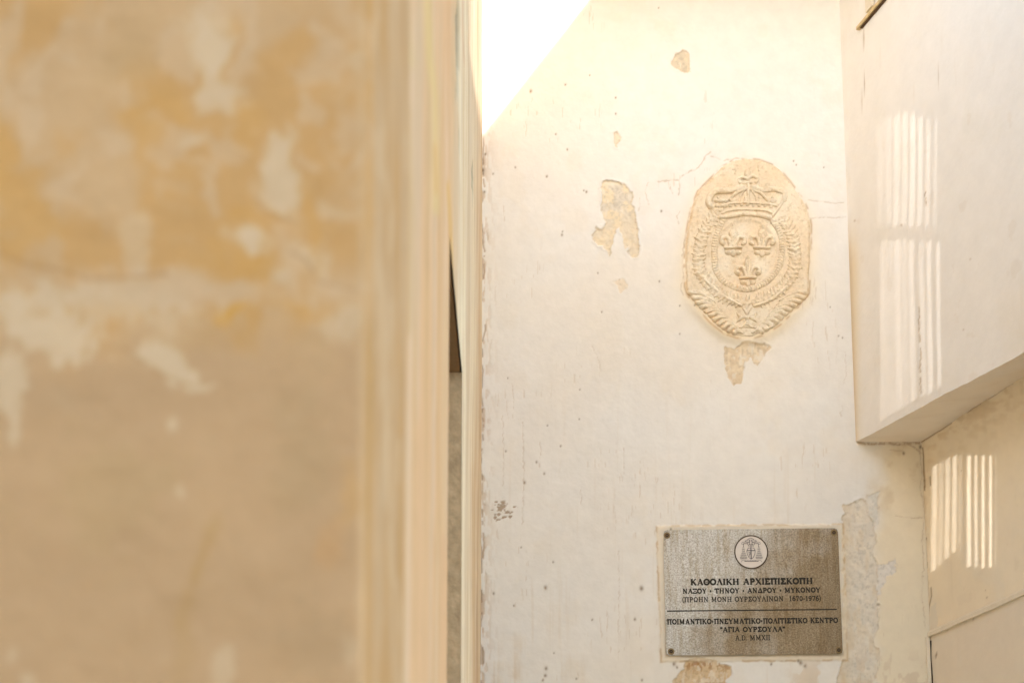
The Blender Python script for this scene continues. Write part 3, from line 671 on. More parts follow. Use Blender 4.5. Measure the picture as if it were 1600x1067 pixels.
# laurel wreath outside it: small overlapping leaves
hw = np.zeros(GX.shape)
for _W in ([(205,350),(160,400),(130,470),(112,560),(115,640),(150,710),(215,770),(290,815),(350,832)], [(570,372),(615,430),(640,500),(648,580),(635,660),(595,730),(530,785),(465,822),(420,835)]): hw = blend(hw, stroke(_W, 34, .0045, taper=[.5, 1, 1, 1, .6], prof=.8))
wr = smooth([(205,350),(160,400),(130,470),(112,560),(115,640),(150,710),(215,770),(290,815),(350,832)], 10)
wr2 = smooth([(570,372),(615,430),(640,500),(648,580),(635,660),(595,730),(530,785),(465,822),(420,835)], 10)
for W_, sg in ((wr, 1), (wr2, -1)):
    for i in range(2, len(W_) - 1, 3):
        x, y = W_[i]; dx, dy = W_[i + 1][0] - W_[i - 1][0], W_[i + 1][1] - W_[i - 1][1]; l = math.hypot(dx, dy); dx /= l; dy /= l; nx, ny = -dy, dx
        for sd in (-1, 1):
            j = rng.uniform(-3, 3); jj = rng.uniform(.8, 1.25)
            hw = blend(hw, stroke([(x, y), (x + nx * sd * 16 * jj - dx * 9, y + ny * sd * 16 * jj - dy * 9 + j), (x + nx * sd * 33 * jj - dx * 14, y + ny * sd * 36 * jj - dy * 14 + j)], 10.5, rng.uniform(.005, .0085), taper=[.5, 1, .35]))
        if i % 6 == 2: hw = blend(hw, disc(x, y, 12, 11, .011))
    for q in range(3, len(W_) - 6, 14):
        x, y = W_[q + 3]; hw = blend(hw, disc(x + rng.uniform(-8, 8), y, 24, 20, .008), disc(x, y, 10, 9, .012))
hw = blend(hw, stroke([(105,668),(150,715),(215,770),(290,822),(345,850)], 9, .012), stroke([(600,748),(540,800),(470,838),(420,852)], 9, .011))
hw = blend(hw, stroke([(385,800),(380,840),(372,870)], 12, .008), disc(380, 835, 26, 16, .008))
part('wreath', hw, relief)
# three lilies
def lily(x, y, s):
    Q = lambda pts: [(x + a * s, y + b * s) for a, b in pts]
    H = blend(stroke(Q([(0,-78),(0,-40),(0,5),(0,40)]), 24 * s, .013, taper=[.25, 1.0, .85, .6]),
              stroke(Q([(-12,38),(-24,0),(-38,-12),(-60,-8),(-66,16),(-56,24)]), 12 * s, .0125), stroke(Q([(12,38),(24,0),(38,-12),(60,-8),(66,16),(56,24)]), 12 * s, .0125),
              stroke(Q([(-44,48),(0,46),(44,48)]), 8 * s, .014), disc(x, y + 78 * s, 16 * s, 22 * s, .012), disc(x - 26 * s, y + 74 * s, 20 * s, 14 * s, .012), disc(x + 26 * s, y + 74 * s, 20 * s, 14 * s, .012),
              disc(x - 60 * s, y + 18 * s, 15 * s, 11 * s, .015), disc(x + 60 * s, y + 18 * s, 15 * s, 11 * s, .015))
    for a in (-10, 0, 10): H = H - stroke(Q([(a * .6, -60), (a, -20), (a, 15)]), 3.5 * s, .004) * (H > .004)
    return np.clip(H, 0, None)
for (x, y, s, lb) in [(303, 482, .98, 'upper lily beside the left cord'), (464, 482, .98, 'upper lily beside the right cord'), (385, 650, .96, 'lowest lily, above the cross')]:
    part('lily', lily(x, y, s), relief, lb)
# palm branches: each leaf a piece
def palm(name, sgn, tips, roots, lb):
    hb_ = None
    pb = part(name, stroke([(385 - sgn * 25, 1000), (385 - sgn * 100, 985), (385 - sgn * 150, 935), (385 - sgn * 185, 870), (385 - sgn * 215, 800)], 7, .004), relief, lb)
    for (tx, ty), (rx, ry) in zip(tips, roots):
        mx, my = tx * .45 + rx * .55, ty * .45 + ry * .55 - 20
        part('leaf', stroke([(tx, ty), ((tx + mx) / 2, (ty + my) / 2 - 9), (mx, my), (rx, ry)], 15, .0125, taper=[.85, 1, .85, .3], prof=.6), pb)
n_ = 11
tips = [(52 + 250 * (k / (n_ - 1)) ** 1.05, 778 + 238 * (k / (n_ - 1)) ** .86) for k in range(n_)]
roots = [(205 + 150 * (k / (n_ - 1)), 835 + 170 * (k / (n_ - 1)) ** .9) for k in range(n_)]
palm('palm_branch', 1, tips, roots, 'palm branch curving up the lower left edge')
tips = [(722 - 255 * (k / (n_ - 1)) ** 1.02, 778 + 232 * (k / (n_ - 1)) ** .95) for k in range(n_)]
roots = [(560 - 140 * (k / (n_ - 1)), 825 + 172 * (k / (n_ - 1)) ** .9) for k in range(n_)]
palm('palm_branch', -1, tips, roots, 'palm branch curving up the lower right edge')
# cross with split arms
hx = np.zeros(GX.shape)
for ang in (0, 90, 180, 270):
    ca, sa = math.cos(R(ang)), math.sin(R(ang)); Lr = 62
    def rr(a, b): return (378 + a * ca - b * sa, 918 + a * sa + b * ca)
    tri = [rr(4, 0), rr(Lr, -34), rr(Lr - 15, 0), rr(Lr, 34)]
    s = sdf(GX + nX * .3, GY + nY * .3, tri); hx = blend(hx, .010 * sst(s, 0, 7))
hx = blend(hx, disc(378, 918, 14, 14, .012), stroke([(330,972),(378,968),(430,974)], 5, .006))
part('cross', hx, relief)

# ------------------------------------------------------------------ metal plate
pm = bpy.data.materials.new('brushed stained steel'); pm.use_nodes = True; nt = pm.node_tree; N = nt.nodes; L = nt.links
b = N['Principled BSDF']; tc = N.new('ShaderNodeTexCoord')
def noise(scale, det=4, vec=None, rough=.6):
    q = N.new('ShaderNodeTexNoise'); q.inputs['Scale'].default_value = scale; q.inputs['Detail'].default_value = det; q.inputs['Roughness'].default_value = rough
    L.new(vec or tc.outputs['Object'], q.inputs['Vector']); return q.outputs[0]
def ramp(src, stops):
    q = N.new('ShaderNodeValToRGB'); L.new(src, q.inputs[0]); e = q.color_ramp.elements
    e[0].position = stops[0][0]; e[0].color = (*stops[0][1], 1); e[1].position = stops[1][0]; e[1].color = (*stops[1][1], 1)
    for p, c in stops[2:]: k = e.new(p); k.color = (*c, 1)
    return q.outputs[0]
def mixc(f, a, bb, mode='MIX'):
    q = N.new('ShaderNodeMix'); q.data_type = 'RGBA'; q.blend_type = mode
    if isinstance(f, float): q.inputs[0].default_value = f
    else: L.new(f, q.inputs[0])
    for i, s in ((6, a), (7, bb)):
        if isinstance(s, tuple): q.inputs[i].default_value = (*s, 1)
        else: L.new(s, q.inputs[i])
    return q.outputs[2]
speck = noise(210, 4, rough=.75)
mp = N.new('ShaderNodeMapping'); mp.inputs['Scale'].default_value = (1, 1, .12); L.new(tc.outputs['Object'], mp.inputs[0])
run = noise(60, 4, mp.outputs[0]); cloud = noise(5, 3)
sep = N.new('ShaderNodeSeparateXYZ'); L.new(tc.outputs['Object'], sep.inputs[0])
cs1 = ramp(speck, [(.36, (.25, .225, .19)), (.62, (.53, .515, .485))])
ad = N.new('ShaderNodeMath'); ad.operation = 'MULTIPLY_ADD'; L.new(sep.outputs[0], ad.inputs[0]); ad.inputs[1].default_value = 1.15; ad2 = N.new('ShaderNodeMath'); ad2.operation = 'MULTIPLY_ADD'; L.new(sep.outputs[2], ad2.inputs[0]); ad2.inputs[1].default_value = -.7; L.new(cloud, ad2.inputs[2])
L.new(ad2.outputs[0], ad.inputs[2])
tn = ramp(ad.outputs[0], [(.30, (1.2, 1.22, 1.26)), (.66, (.66, .53, .37))])  # reflection painted in: silver towards upper left, brown towards lower right
c1 = mixc(1.0, cs1, tn, 'MULTIPLY')
rn = ramp(run, [(.42, (1, 1, 1)), (.68, (.72, .62, .48))])
c2 = mixc(.8, c1, rn, 'MULTIPLY')
L.new(c2, b.inputs['Base Color']); b.inputs['Metallic'].default_value = .55; b.inputs['Roughness'].default_value = .48
bp = N.new('ShaderNodeBump'); bp.inputs['Strength'].default_value = .35; bp.inputs['Distance'].default_value = .0006; L.new(speck, bp.inputs['Height']); L.new(bp.outputs[0], b.inputs['Normal'])
M_ink = mat('black engraving', (.018, .014, .010), rough=.6, grain=.1, bump=0)
M_inks = mat('grey print', (.07, .06, .075), rough=.6, grain=.1, bump=0)
M_disc = mat('white enamel', (.72, .66, .60), rough=.4, grain=.04, bump=0)
M_scr = mat('rusty screw', (.06, .035, .02), rough=.5, metal=.3, grain=.4, gscale=200)
M_rust = mat('brown rim', (.07, .04, .018), rough=.6)
pcx, pcz = [float(v) for v in BACK.hit(1178, 925)]
plate = empty('plaque', tuple(BACK.P(pcx, pcz)), 'stained metal plaque with Greek lettering and round emblem screwed to the wall', 'plaque')
PH = .012                                         # front of the plate stands 12 mm off the wall line
C4 = [BACK.hit(*p) for p in [(1035, 829), (1309, 825), (1316, 1022), (1042, 1023.5)]]
C4 = np.array([[float(q[0]), float(q[1])] for q in C4])
pw = (C4[1, 0] - C4[0, 0] + C4[2, 0] - C4[3, 0]) / 2; ph = (C4[0, 1] - C4[3, 1] + C4[1, 1] - C4[2, 1]) / 2
# the plate hangs a hair out of true: build it as a rectangle, turned by the mean slope
rot = math.atan2((C4[1, 1] - C4[0, 1] + C4[2, 1] - C4[3, 1]) / 2, pw)
cx_, cz_ = C4[:, 0].mean(), C4[:, 1].mean()
def pl(u, v):                                     # plate coordinates 0..270 across, 0..196 down
    x = (u / 274 - .5) * pw; y = (.5 - v / 196) * ph
    return cx_ + x * math.cos(rot) - y * math.sin(rot), cz_ + x * math.sin(rot) + y * math.cos(rot)
ch = 6
outline = [(ch, 0), (274 - ch, 0), (272.5, 1.5), (274, ch), (274, 196 - ch), (272.5, 194.5), (274 - ch, 196), (ch, 196), (1.5, 194.5), (0, 196 - ch), (0, ch), (1.5, 1.5)]
def pprism(pts, h0, h1):
    return prism(BACK, [pl(u, v) for u, v in pts], h0, h1)
o = fixn(mesh_obj('plate', *pprism(outline, PH - .004, PH), pm, parent=plate))
inner = [(137 + (u - 137) * .97, 98 + (v - 98) * .96) for u, v in outline]
fixn(mesh_obj('backing', *pprism(inner, -.004, PH - .0045), M_rust, parent=plate))
for u, v in [(5.5, 8.5), (267.5, 7), (268, 190), (8, 190)]:
    pts = [(u + 2.9 * math.cos(k * math.pi / 8), v + 2.9 * math.sin(k * math.pi / 8)) for k in range(16)]
    s_ = fixn(mesh_obj('screw', *pprism(pts, PH - .001, PH + .0035), M_scr, parent=plate))
    pts = [(u + 1.2 * math.cos(k * math.pi / 3), v + 1.2 * math.sin(k * math.pi / 3)) for k in range(6)]
    fixn(mesh_obj('screw_socket', *pprism(pts, PH + .002, PH + .0042), mat('screw socket', (.12, .08, .045), metal=.5, rough=.4), parent=s_))
    pts = [(u + 5.2 * math.cos(k * math.pi / 12), v + 5.2 * math.sin(k * math.pi / 12)) for k in range(24)]
    fixn(mesh_obj('screw_washer', *pprism(pts, PH, PH + .0008), mat('washer brass', (.22, .15, .07), metal=.4, rough=.5), parent=s_))
CNT = [0]
def ribbon(pts, w, zoff, closed=False):
    """flat strip in plate coordinates, each piece a hair above the last"""
    out = []
    pp = list(pts) + ([pts[0]] if closed else [])
    for (x0, y0), (x1, y1) in zip(pp[:-1], pp[1:]):
        l = math.hypot(x1 - x0, y1 - y0)
        if l < 1e-6: continue
        dx, dy = (x1 - x0) / l, (y1 - y0) / l; nx, ny = -dy * w / 2, dx * w / 2; ex, ey = dx * w * .25, dy * w * .25
        CNT[0] = (CNT[0] + 1) % 9; h = PH + zoff + CNT[0] * .00004
        q = [(x0 - ex + nx, y0 - ey + ny), (x1 + ex + nx, y1 + ey + ny), (x1 + ex - nx, y1 + ey - ny), (x0 - ex - nx, y0 - ey - ny)]
        out.append(([BACK.P(*pl(u, v), h) for u, v in q], [[0, 1, 2, 3]]))
    return out
def arc(cx, cy, rx, ry, a0, a1, n=14): return [(cx + rx * math.cos(R(a0 + (a1 - a0) * k / n)), cy - ry * math.sin(R(a0 + (a1 - a0) * k / n))) for k in range(n + 1)]
# slab letters in a unit box: x 0..w, y 0 (foot) .. 1 (head); stroke kinds: thick t, thin n, serif s
def G(ch):
    t, n, s = 't', 'n', 's'
    def O(w=.84): return w, [(t, [(w/2 + .5*w*.86*math.cos(a), .5 + .5*.92*math.sin(a)) for a in np.linspace(0, 2*math.pi, 19)])]
    sf = lambda x, y, hw=.17: (s, [(x - hw * .8, y), (x + hw * .8, y)])
    d = {
    'Κ': (.86, [(t,[(.18,0),(.18,1)]),(n,[(.22,.42),(.70,1)]),(t,[(.36,.58),(.74,0)]),sf(.18,0),sf(.18,1),sf(.70,1,.13),sf(.74,0,.15)]),
    'Α': (.86, [(n,[(.12,0),(.43,1)]),(t,[(.43,1),(.75,0)]),(n,[(.22,.32),(.64,.32)]),sf(.12,0,.12),sf(.75,0,.14)]),
    'Λ': (.84, [(n,[(.12,0),(.42,1)]),(t,[(.42,1),(.73,0)]),sf(.12,0,.12),sf(.73,0,.14)]),
    'Δ': (.88, [(n,[(.08,.04),(.43,1)]),(t,[(.43,1),(.80,.04)]),(t,[(.05,.05),(.83,.05)])]),
    'Ι': (.40, [(t,[(.20,0),(.20,1)]),sf(.20,0),sf(.20,1)]),
    'Η': (.92, [(t,[(.18,0),(.18,1)]),(t,[(.74,0),(.74,1)]),(n,[(.18,.5),(.74,.5)]),sf(.18,0),sf(.18,1),sf(.74,0),sf(.74,1)]),
    'Ν': (.92, [(n,[(.18,0),(.18,1)]),(t,[(.18,1),(.74,0)]),(n,[(.74,0),(.74,1)]),sf(.18,0,.14),sf(.14,1,.10),sf(.74,1,.14)]),
    'Π': (.90, [(t,[(.18,0),(.18,1)]),(t,[(.72,0),(.72,1)]),(t,[(.02,.95),(.88,.95)]),sf(.18,0),sf(.72,0)]),
    'Ρ': (.74, [(t,[(.18,0),(.18,1)]),(t,[(.18,.96),(.42,.96),(.58,.88),(.62,.72),(.58,.56),(.42,.47),(.18,.47)]),sf(.18,0),sf(.08,.96,.08)]),
    'Ε': (.74, [(t,[(.18,0),(.18,1)]),(t,[(.04,.95),(.62,.95),(.62,.80)]),(n,[(.18,.5),(.50,.5)]),(t,[(.04,.05),(.66,.05),(.66,.22)])]),
    'Σ': (.74, [(t,[(.62,.80),(.62,.95),(.10,.95),(.42,.50),(.08,.05),(.66,.05),(.66,.24)])]),
    'Τ': (.80, [(t,[(.40,0),(.40,.95)]),(t,[(.06,.78),(.06,.95),(.74,.95),(.74,.78)]),sf(.40,0)]),
    'Υ': (.82, [(t,[(.41,0),(.41,.45)]),(t,[(.10,1),(.41,.44)]),(n,[(.72,1),(.41,.44)]),sf(.41,0),sf(.10,1,.12),sf(.72,1,.11)]),
    'Χ': (.84, [(t,[(.12,1),(.72,0)]),(n,[(.12,0),(.70,1)]),sf(.12,0,.12),sf(.72,0,.12),sf(.12,1,.12),sf(.70,1,.12)]),
    'Ξ': (.74, [(t,[(.08,.80),(.08,.95),(.66,.95),(.66,.80)]),(n,[(.18,.5),(.56,.5)]),(t,[(.06,.22),(.06,.05),(.68,.05),(.68,.22)])]),
    'Μ': (1.06, [(n,[(.18,0),(.18,1)]),(t,[(.18,1),(.52,.12)]),(n,[(.52,.12),(.86,1)]),(t,[(.86,1),(.86,0)]),sf(.18,0,.14),sf(.86,0,.16),sf(.12,1,.08),sf(.92,1,.08)]),
    'Γ': (.70, [(t,[(.18,0),(.18,1)]),(t,[(.04,.95),(.62,.95),(.62,.76)]),sf(.18,0)]),
    'Ω': (.88, [(t,[(.10,.05),(.34,.05),(.30,.18),(.13,.38),(.10,.62),(.22,.88),(.44,.97),(.66,.88),(.78,.62),(.75,.38),(.58,.18),(.54,.05),(.78,.05)])]),
    'A': (.86, [(n,[(.12,0),(.43,1)]),(n,[(.43,1),(.75,0)]),(n,[(.22,.32),(.64,.32)]),sf(.12,0,.12),sf(.75,0,.12)]),
    'D': (.84, [(t,[(.18,0),(.18,1)]),(n,[(.04,.97),(.45,.97),(.68,.80),(.74,.5),(.68,.2),(.45,.03),(.04,.03)])]),
    '0': (.66, [(t,[(.33+.24*math.cos(a), .5+.47*math.sin(a)) for a in np.linspace(0, 2*math.pi, 15)])]),
    '1': (.56, [(t,[(.30,0),(.30,1)]),(n,[(.30,.97),(.10,.84)]),sf(.30,0,.20)]),
    '6': (.66, [(t,[(.52,.92),(.34,.96),(.16,.75),(.10,.4),(.16,.12),(.33,.03),(.52,.12),(.57,.32),(.50,.52),(.33,.58),(.14,.46)])]),
    '7': (.62, [(t,[(.08,.80),(.08,.95),(.56,.95),(.24,0)])]),
    '9': (.66, [(t,[(.14,.08),(.32,.04),(.50,.25),(.56,.6),(.50,.88),(.33,.97),(.14,.88),(.09,.68),(.16,.48),(.33,.42),(.52,.54)])]),
    '(': (.34, [(n,[(.30,1.1),(.12,.8),(.07,.45),(.12,.1),(.30,-.2)])]), ')': (.34, [(n,[(.04,1.1),(.22,.8),(.27,.45),(.22,.1),(.04,-.2)])]),
    '-': (.40, [(t,[(.06,.4),(.34,.4)])]), '.': (.26, [(t,[(.10,.03),(.16,.03)])]), '"': (.40, [(t,[(.11,1),(.11,.72)]),(t,[(.28,1),(.28,.72)])]),
    '•': (.40, [(t,[(.14,.45),(.26,.45)]),(t,[(.14,.54),(.26,.54)]),(t,[(.14,.36),(.26,.36)])]), ' ': (.46, []), }
    if ch == 'Ο': return O()
    if ch == 'Θ':
        w_, st = O(); return w_, st + [('n', [(.26, .5), (.58, .5)])]
    return d[ch.replace('M', 'Μ').replace('X', 'Χ').replace('I', 'Ι')] if ch in 'MXI' else d[ch]
def line_text(txt, u0, u1, vbase, hgt, tk, tn_, name='lettering'):
    ws = [G(c)[0] for c in txt]; tot = sum(ws); k = (u1 - u0) / tot; x = u0; polys = []
    for c, w_ in zip(txt, ws):
        for kind, pts in G(c)[1]:
            wd = {'t': tk, 'n': tn_, 's': tn_}[kind]
            polys += ribbon([(x + (.42 + (px_ - .42) * .88) * k if w_ > .5 else x + px_ * k, vbase - py_ * hgt) for px_, py_ in pts], wd, .0003)
        x += w_ * k
    V_, F_ = solid(polys); return mesh_obj(name, V_, F_, M_ink, parent=plate)
# plate coordinates measured from the zoomed photograph
line_text('ΚΑΘΟΛΙΚΗ ΑΡΧΙΕΠΙΣΚΟΠΗ', 40.3, 232, 86.8, 8.7, 2.9, 1.5)
line_text('ΝΑΞΟΥ • ΤΗΝΟΥ • ΑΝΔΡΟΥ • ΜΥΚΟΝΟΥ', 27.7, 243, 100, 7.0, 2.1, 1.25)
line_text('(ΠΡΩΗΝ ΜΟΝΗ ΟΥΡΣΟΥΛΙΝΩΝ  1670-1976)', 27.2, 243.5, 113.3, 7.2, 1.5, 1.1)
line_text('ΠΟΙΜΑΝΤΙΚΟ•ΠΝΕΥΜΑΤΙΚΟ•ΠΟΛΙΤΙΣΤΙΚΟ ΚΕΝΤΡΟ', 2.4, 268.6, 147.6, 7.4, 2.05, 1.3)
line_text('"ΑΓΙΑ ΟΥΡΣΟΥΛΑ"', 85, 186, 160.3, 7.0, 2.1, 1.3)
line_text('A.D. MMXII', 108, 162.5, 173.4, 7.3, 1.5, 1.1)
V_, F_ = solid(ribbon([(3.5, 127.2), (267, 127.2)], 1.9, .0003)); mesh_obj('rule_line', V_, F_, M_ink, parent=plate)
# emblem disc
ecx, ecy = 137, 36.3
circ = lambda r, n=48: [(ecx + r * math.cos(2 * math.pi * k / n), ecy + r * math.sin(2 * math.pi * k / n)) for k in range(n)]
em = fixn(mesh_obj('emblem', *pprism(circ(25.6), PH - .001, PH + .0016), M_disc, parent=plate))
V_, F_ = solid(ribbon(circ(25.7, 64), 1.9, .0019, True)); mesh_obj('emblem_rim', V_, F_, M_rust, parent=em)
E = lambda pts: [(ecx + (x - 670) / 1372 * 90, ecy + (y - 585) / 1372 * 90) for x, y in pts]
lines = []
def el(pts, w=.55, closed=False):
    global lines; lines += ribbon(E(pts), w, .0021, closed)
el([(585,290),(620,265),(665,250),(710,262),(745,292)], .7); el([(530,320),(560,300),(625,292),(700,292),(780,300),(805,325)], .6)
el([(525,325),(600,340),(665,332),(735,340),(800,325)], .5); el([(640,300),(635,345),(645,400)], .9); el([(690,300),(700,345),(690,400)], .9)
for sgx in (-1, 1):
    f_ = lambda pts: [(670 + sgx * (x - 670), y) for x, y in pts]
    el(f_([(760,335),(820,345),(880,350),(895,385),(875,408),(855,395),(845,375),(800,370),(750,345)]), .5); el(f_([(700,350),(740,365),(765,395),(740,415),(705,395)]), .6)
    el(f_([(730,350),(790,385),(845,385)]), .5); el(f_([(848,385),(848,450)]), .8)
    for row, yy in enumerate([470, 520, 570, 620, 670, 720]):
        nr = [1, 2, 2, 3, 4, 5][row]
        for k in range(nr):
            xx = 855 + (k - (nr - 1) / 2) * 34; q = 15
            el(f_([(xx, yy - q * 1.5), (xx + q, yy), (xx, yy + q), (xx - q, yy)]), .42, True)
    el(f_([(785,745),(930,745)]), .5)
el([(590,500),(665,472),(745,500),(765,560),(755,640),(715,715),(665,755),(615,715),(575,640),(565,560)], .75, True)
el([(665,475),(665,750)], 1.5); el([(570,550),(765,550)], 1.3); el([(600,600),(640,590),(640,650)], .8); el([(615,620),(630,690)], .7); el([(620,400),(600,470)], .5); el([(710,400),(735,470)], .5); el([(640,410),(700,410)], 1.0); el([(635,440),(705,440)], 1.0)
el([(425,822),(445,785),(500,780)], .45); el([(915,822),(890,785),(830,778)], .45)
xx = 505
while xx < 835:
    el([(xx, 808), (xx + 5, 782 + 12 * random.random()), (xx + 13, 800), (xx + 18, 812)], .65); xx += 24
V_, F_ = solid(lines); mesh_obj('emblem_print', V_, F_, M_inks, parent=em)

# ------------------------------------------------------------------ unseen blockers added around the frame to shape the sun and sky light
def shift(P, y):                                  # follow the light backwards to the plane y
    k = P[1] - y; return (P[0] + TAN_AZ * k, P[2] + TAN_EL * k)
q_corner = BACK.P(0, float(BACK.hit(754, 205)[1])); 
q_right = BACK.P(*[float(v) for v in BACK.hit(915, 0)])
q_left = LEFT.P(*[float(v) for v in LEFT.hit(724, 50)])
def outline_at(y, inset):
    c = np.array(shift(q_corner, y)); r = np.array(shift(q_right, y)); l = np.array(shift(q_left, y))
    dr = (r - c) / np.linalg.norm(r - c); dl = (l - c) / np.linalg.norm(l - c)
    nr = np.array([dr[1], -dr[0]]); nl = np.array([-dl[1], dl[0]])       # towards the shaded side
    if nl[0] < 0: nl = -nl
    return c + nr * inset * .5 + nl * inset * .5, dr, dl, l + nl * inset, nr, nl
YP = 3.0
c, dr, dl, l, nr, nl = outline_at(YP, 0)
# added unseen bent strip whose edge cuts the corner of the sunlit patch
pl_pts = [c, c + dr * 2.2, c + dr * 2.2 + nr * .45, c + nr * .25 + nl * .35 + np.array([.05, -.1]), l + nl * .45 + dl * .35, l + dl * .35]
def yprism(pts, y0, y1):
    n = len(pts); v = [(p[0], y0, p[1]) for p in pts] + [(p[0], y1, p[1]) for p in pts]
    return v, [list(range(n))[::-1], list(range(n, 2 * n))] + [[i, (i + 1) % n, n + (i + 1) % n, n + i] for i in range(n)]
fs = fixn(mesh_obj('shadow_edge_strip', *yprism(pl_pts, YP - .03, YP), M_blocker, base=(float(c[0]), YP, 0)))
tag(fs, 'added cream board above the passage', 'shade_strip')
YR = -5.0
c, dr, dl, l, nr, nl = outline_at(YR, .12)
top = 9.6; tr = (top - c[1]) / dr[1]
l2 = l + dl * .03; p_top = c + dr * tr
rear = [(-14, 0), (14, 0), (14, top), (l2[0] - .03, top), (l2[0] - .03, 8.0), (-14, 8.0)]
zc2 = c[1] + .66; k2 = .66 / dr[1]
notch = [tuple(c), tuple(c + dr * k2), (l2[0], zc2), tuple(l2)]
# tiled eave added above the frame to shade the top of the end wall
ev = empty('added_eave', (float(c0[0]) + .6, D, 5.07), 'added unseen eave with curved tiles, shading the top of the end wall', 'roof')
fixn(mesh_obj('soffit_board', *prism(BACK, [(-.02, 5.07), (1.72, 5.07), (1.72, 5.12), (-.02, 5.12)], -.2, .85), M_out, parent=ev))
for i in range(9):
    a_ = .08 + i * .195; prof_ = [(a_ + .095 * math.cos(t), 5.125 + .075 * math.sin(t)) for t in np.linspace(0, math.pi, 9)]
    prof_ += [(a_ + .083 * math.cos(t), 5.125 + .062 * math.sin(t)) for t in np.linspace(math.pi, 0, 9)]
    fixn(mesh_obj('tile', *prism(BACK, prof_, -.2, .92), M_tile, parent=ev))
# stripe light: hole in the added rear blocker, slits in the added mask
def pat(plane, px0, px1, py0, py1, y):
    P = [plane.P(*[float(v) for v in plane.hit(px0, py0)]), plane.P(*[float(v) for v in plane.hit(px1, py1)]), plane.P(*[float(v) for v in plane.hit(px0, py1)]), plane.P(*[float(v) for v in plane.hit(px1, py0)])]
    S = np.array([shift(p, y) for p in P]); return S
def curve_panel(name, outer, holes, y0, y1, m, parent=None, base=None):
    cu = bpy.data.curves.new(name, 'CURVE'); cu.dimensions = '2D'; cu.fill_mode = 'BOTH'; cu.extrude = (y1 - y0) / 2
    for lp in [outer] + holes:
        sp = cu.splines.new('POLY'); sp.points.add(len(lp) - 1); sp.use_cyclic_u = True
        for i, p in enumerate(lp): sp.points[i].co = (p[0], p[1], 0, 1)
    tmp = bpy.data.objects.new('tmp', cu); COL.objects.link(tmp)
    me = bpy.data.meshes.new_from_object(tmp); bpy.data.objects.remove(tmp, do_unlink=True)
    V = np.array([v.co[:] for v in me.vertices]); Fc = [list(p.vertices) for p in me.polygons]; bpy.data.meshes.remove(me)
    W = np.stack([V[:, 0], (y0 + y1) / 2 - V[:, 2], V[:, 1]], 1)
    return fixn(mesh_obj(name, W, Fc, m, parent=parent, base=base))
def quad_hole(S): return [tuple(S[2]), tuple(S[1]), tuple(S[3]), tuple(S[0])]
up = pat(BULK, 1372, 1484, 165, 655, YR); lo = pat(LOW, 1452, 1560, 700, 905, YR)
mg = .04
h_up = [(up[:, 0].min() - mg, up[:, 1].min() - mg), (up[:, 0].max() + mg, up[:, 1].min() - mg), (up[:, 0].max() + mg, up[:, 1].max() + mg), (up[:, 0].min() - mg, up[:, 1].max() + mg)]
h_lo = [(lo[:, 0].min() - mg, lo[:, 1].min() - mg), (lo[:, 0].max() + mg, lo[:, 1].min() - mg), (lo[:, 0].max() + mg, lo[:, 1].max() + mg), (lo[:, 0].min() - mg, lo[:, 1].max() + mg)]
x0 = min(h_up[0][0], h_lo[0][0]); x1 = max(h_up[1][0], h_lo[1][0]); z0 = min(h_up[0][1], h_lo[0][1]); z1 = max(h_up[2][1], h_lo[2][1])
HOLES = [h_up, h_lo] if (h_lo[2][1] < h_up[0][1] or h_up[2][1] < h_lo[0][1] or h_lo[1][0] < h_up[0][0] or h_up[1][0] < h_lo[0][0]) else [[(x0, z0), (x1, z0), (x1, z1), (x0, z1)]]
print('holes', len(HOLES), h_up, h_lo)
rb = curve_panel('rear_blocker', rear, [notch] + HOLES, YR - .3, YR, M_out, base=(0, YR, 0))  # added unseen wall, notched and pierced to shape the sun
tag(rb, 'added pale house across the court with two openings', 'sun_blocker')
# added unseen slit mask, edge-on beside the frame, cuts the sun into stripes
r_ = ray(1609, 0); SHP = VPlane((0, 0), (r_[0], r_[1]))
def to_mask(P):
    s_ = np.array([TAN_AZ, -1.0]); k = -np.dot(SHP.n, P[:2]) / np.dot(SHP.n, s_)
    q = P[:2] + k * s_; return (float(np.dot(q, SHP.d)), float(P[2] + TAN_EL * k))
def slit_set(plane, xs, y0f, y1f):
    out = []
    for (xa, xb) in xs:
        out.append([to_mask(plane.P(*[float(v) for v in plane.hit(x, yy)])) for (x, yy) in ((xa, y0f(xa)), (xb, y0f(xb)), (xb, y1f(xb)), (xa, y1f(xa)))])
    return out
grp1 = [(1375 + 12.2 * k, 1375 + 12.2 * k + q) for k, q in enumerate([1.8, 2.3, 2.9, 2.6, 3.1, 2.7, 2.2, 1.7])]
grp2 = [(1380, 1382.4), (1391, 1393.2), (1402, 1405), (1413, 1415.2), (1424, 1426.8), (1440, 1442.4), (1451, 1453.8), (1465, 1467.6)]
grp3 = [(1457, 1461.5), (1468, 1471), (1478, 1482), (1489, 1493), (1499, 1500.8), (1511, 1516), (1522.5, 1526), (1533, 1537.5), (1544, 1549), (1554, 1555.5)]
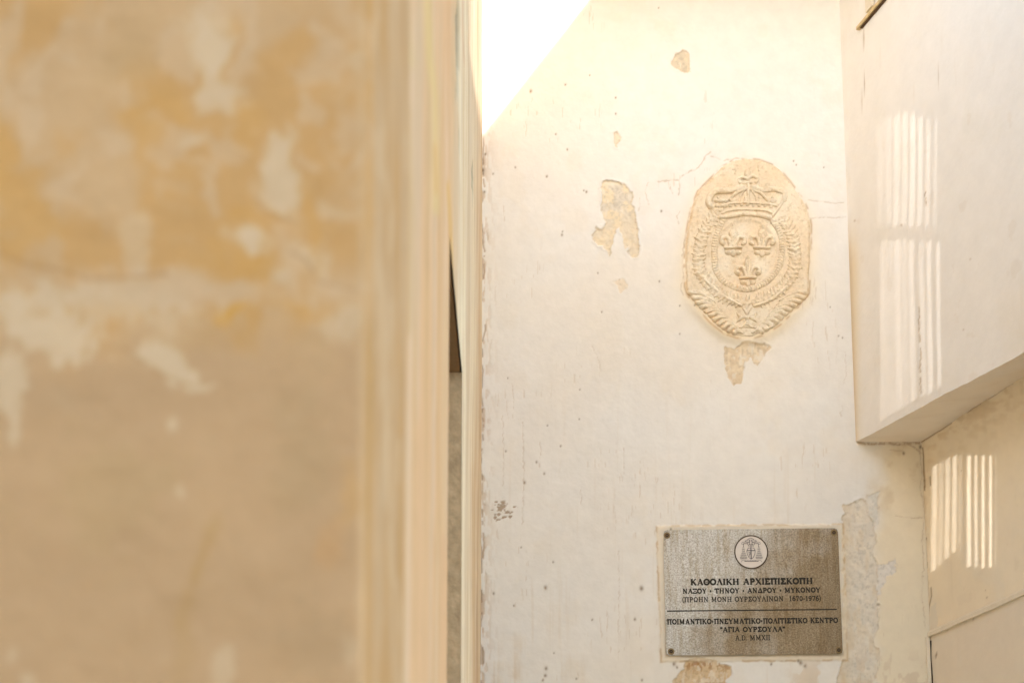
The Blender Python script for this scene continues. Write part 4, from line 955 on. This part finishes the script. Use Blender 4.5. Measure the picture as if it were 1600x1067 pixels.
slU = slit_set(BULK, grp1, lambda x: 178 + abs(x - 1415) * .25, lambda x: 352) + slit_set(BULK, grp2, lambda x: 372 + abs(x - 1410) * .1, lambda x: min(655, 690 - .528 * (x - 1337) - 14))
slL = slit_set(LOW, grp3, lambda x: 712, lambda x: 888 - abs(x - 1535) * .1 if x > 1500 else 892 - (x - 1458) * .9)
def screen(name, slits, wall, label, zcap=None, zmin=None):
    SA = np.array([p for s_ in slits for p in s_])
    z0, z1 = slL_min - .16, SA[:, 1].max() + .16
    slits = [[(p[0], min(p[1], zsof - .004)) if k >= nU else p for p in s_] for k, s_ in enumerate(slits)]
    lo_ = SA[:, 0].min() - .38
    cu = curve_panel(name, [(lo_, z0), (aW, z0), (aW, zsof + .10), (aB + .02, zsof + .10), (aB + .02, z1), (lo_, z1)], [s_ for s_ in slits if max(p[0] for p in s_) < aW - .03], -.0004, .0004, M_blocker)
    V = np.array([v.co[:] for v in cu.data.vertices]); W = SHP.P(V[:, 0], V[:, 2]) - V[:, 1][:, None] * np.array([*SHP.n, 0])
    base = SHP.P((lo_ + aB) / 2, z0); W = W - base
    cu.data.vertices.foreach_set('co', W.astype(np.float32).ravel()); cu.location = base; cu.data.update(); fixn(cu)
    tag(cu, label, 'light mask'); print(name, 'a', lo_, aB, aW, 'z', z0, z1, len(slits)); return cu
aB = np.dot(BULK.o, BULK.n) / np.dot(SHP.d, BULK.n); aW = np.dot(LOW.o, LOW.n) / np.dot(SHP.d, LOW.n) + .02
zsof = zb0 + sl_b * float(np.dot(SHP.P(aB, 0)[:2] - BULK.o, BULK.d))
nU = len(slU); slL_min = min(p[1] for q in slL for p in q)
screen('slit_mask', slU + slL, BULK, 'added unseen slit mask that cuts the sun into stripes beside the bulkhead')
print('zsof', zsof)
print('depths: pier', yf, 'door', LEFT.P(a_near, 0)[1], LEFT.P(a_far, 0)[1], 'doorz check', LEFT.hit(705, 405)[1], LEFT.hit(722, 572)[1])
print('nverts', sum(len(m.vertices) for m in bpy.data.meshes))
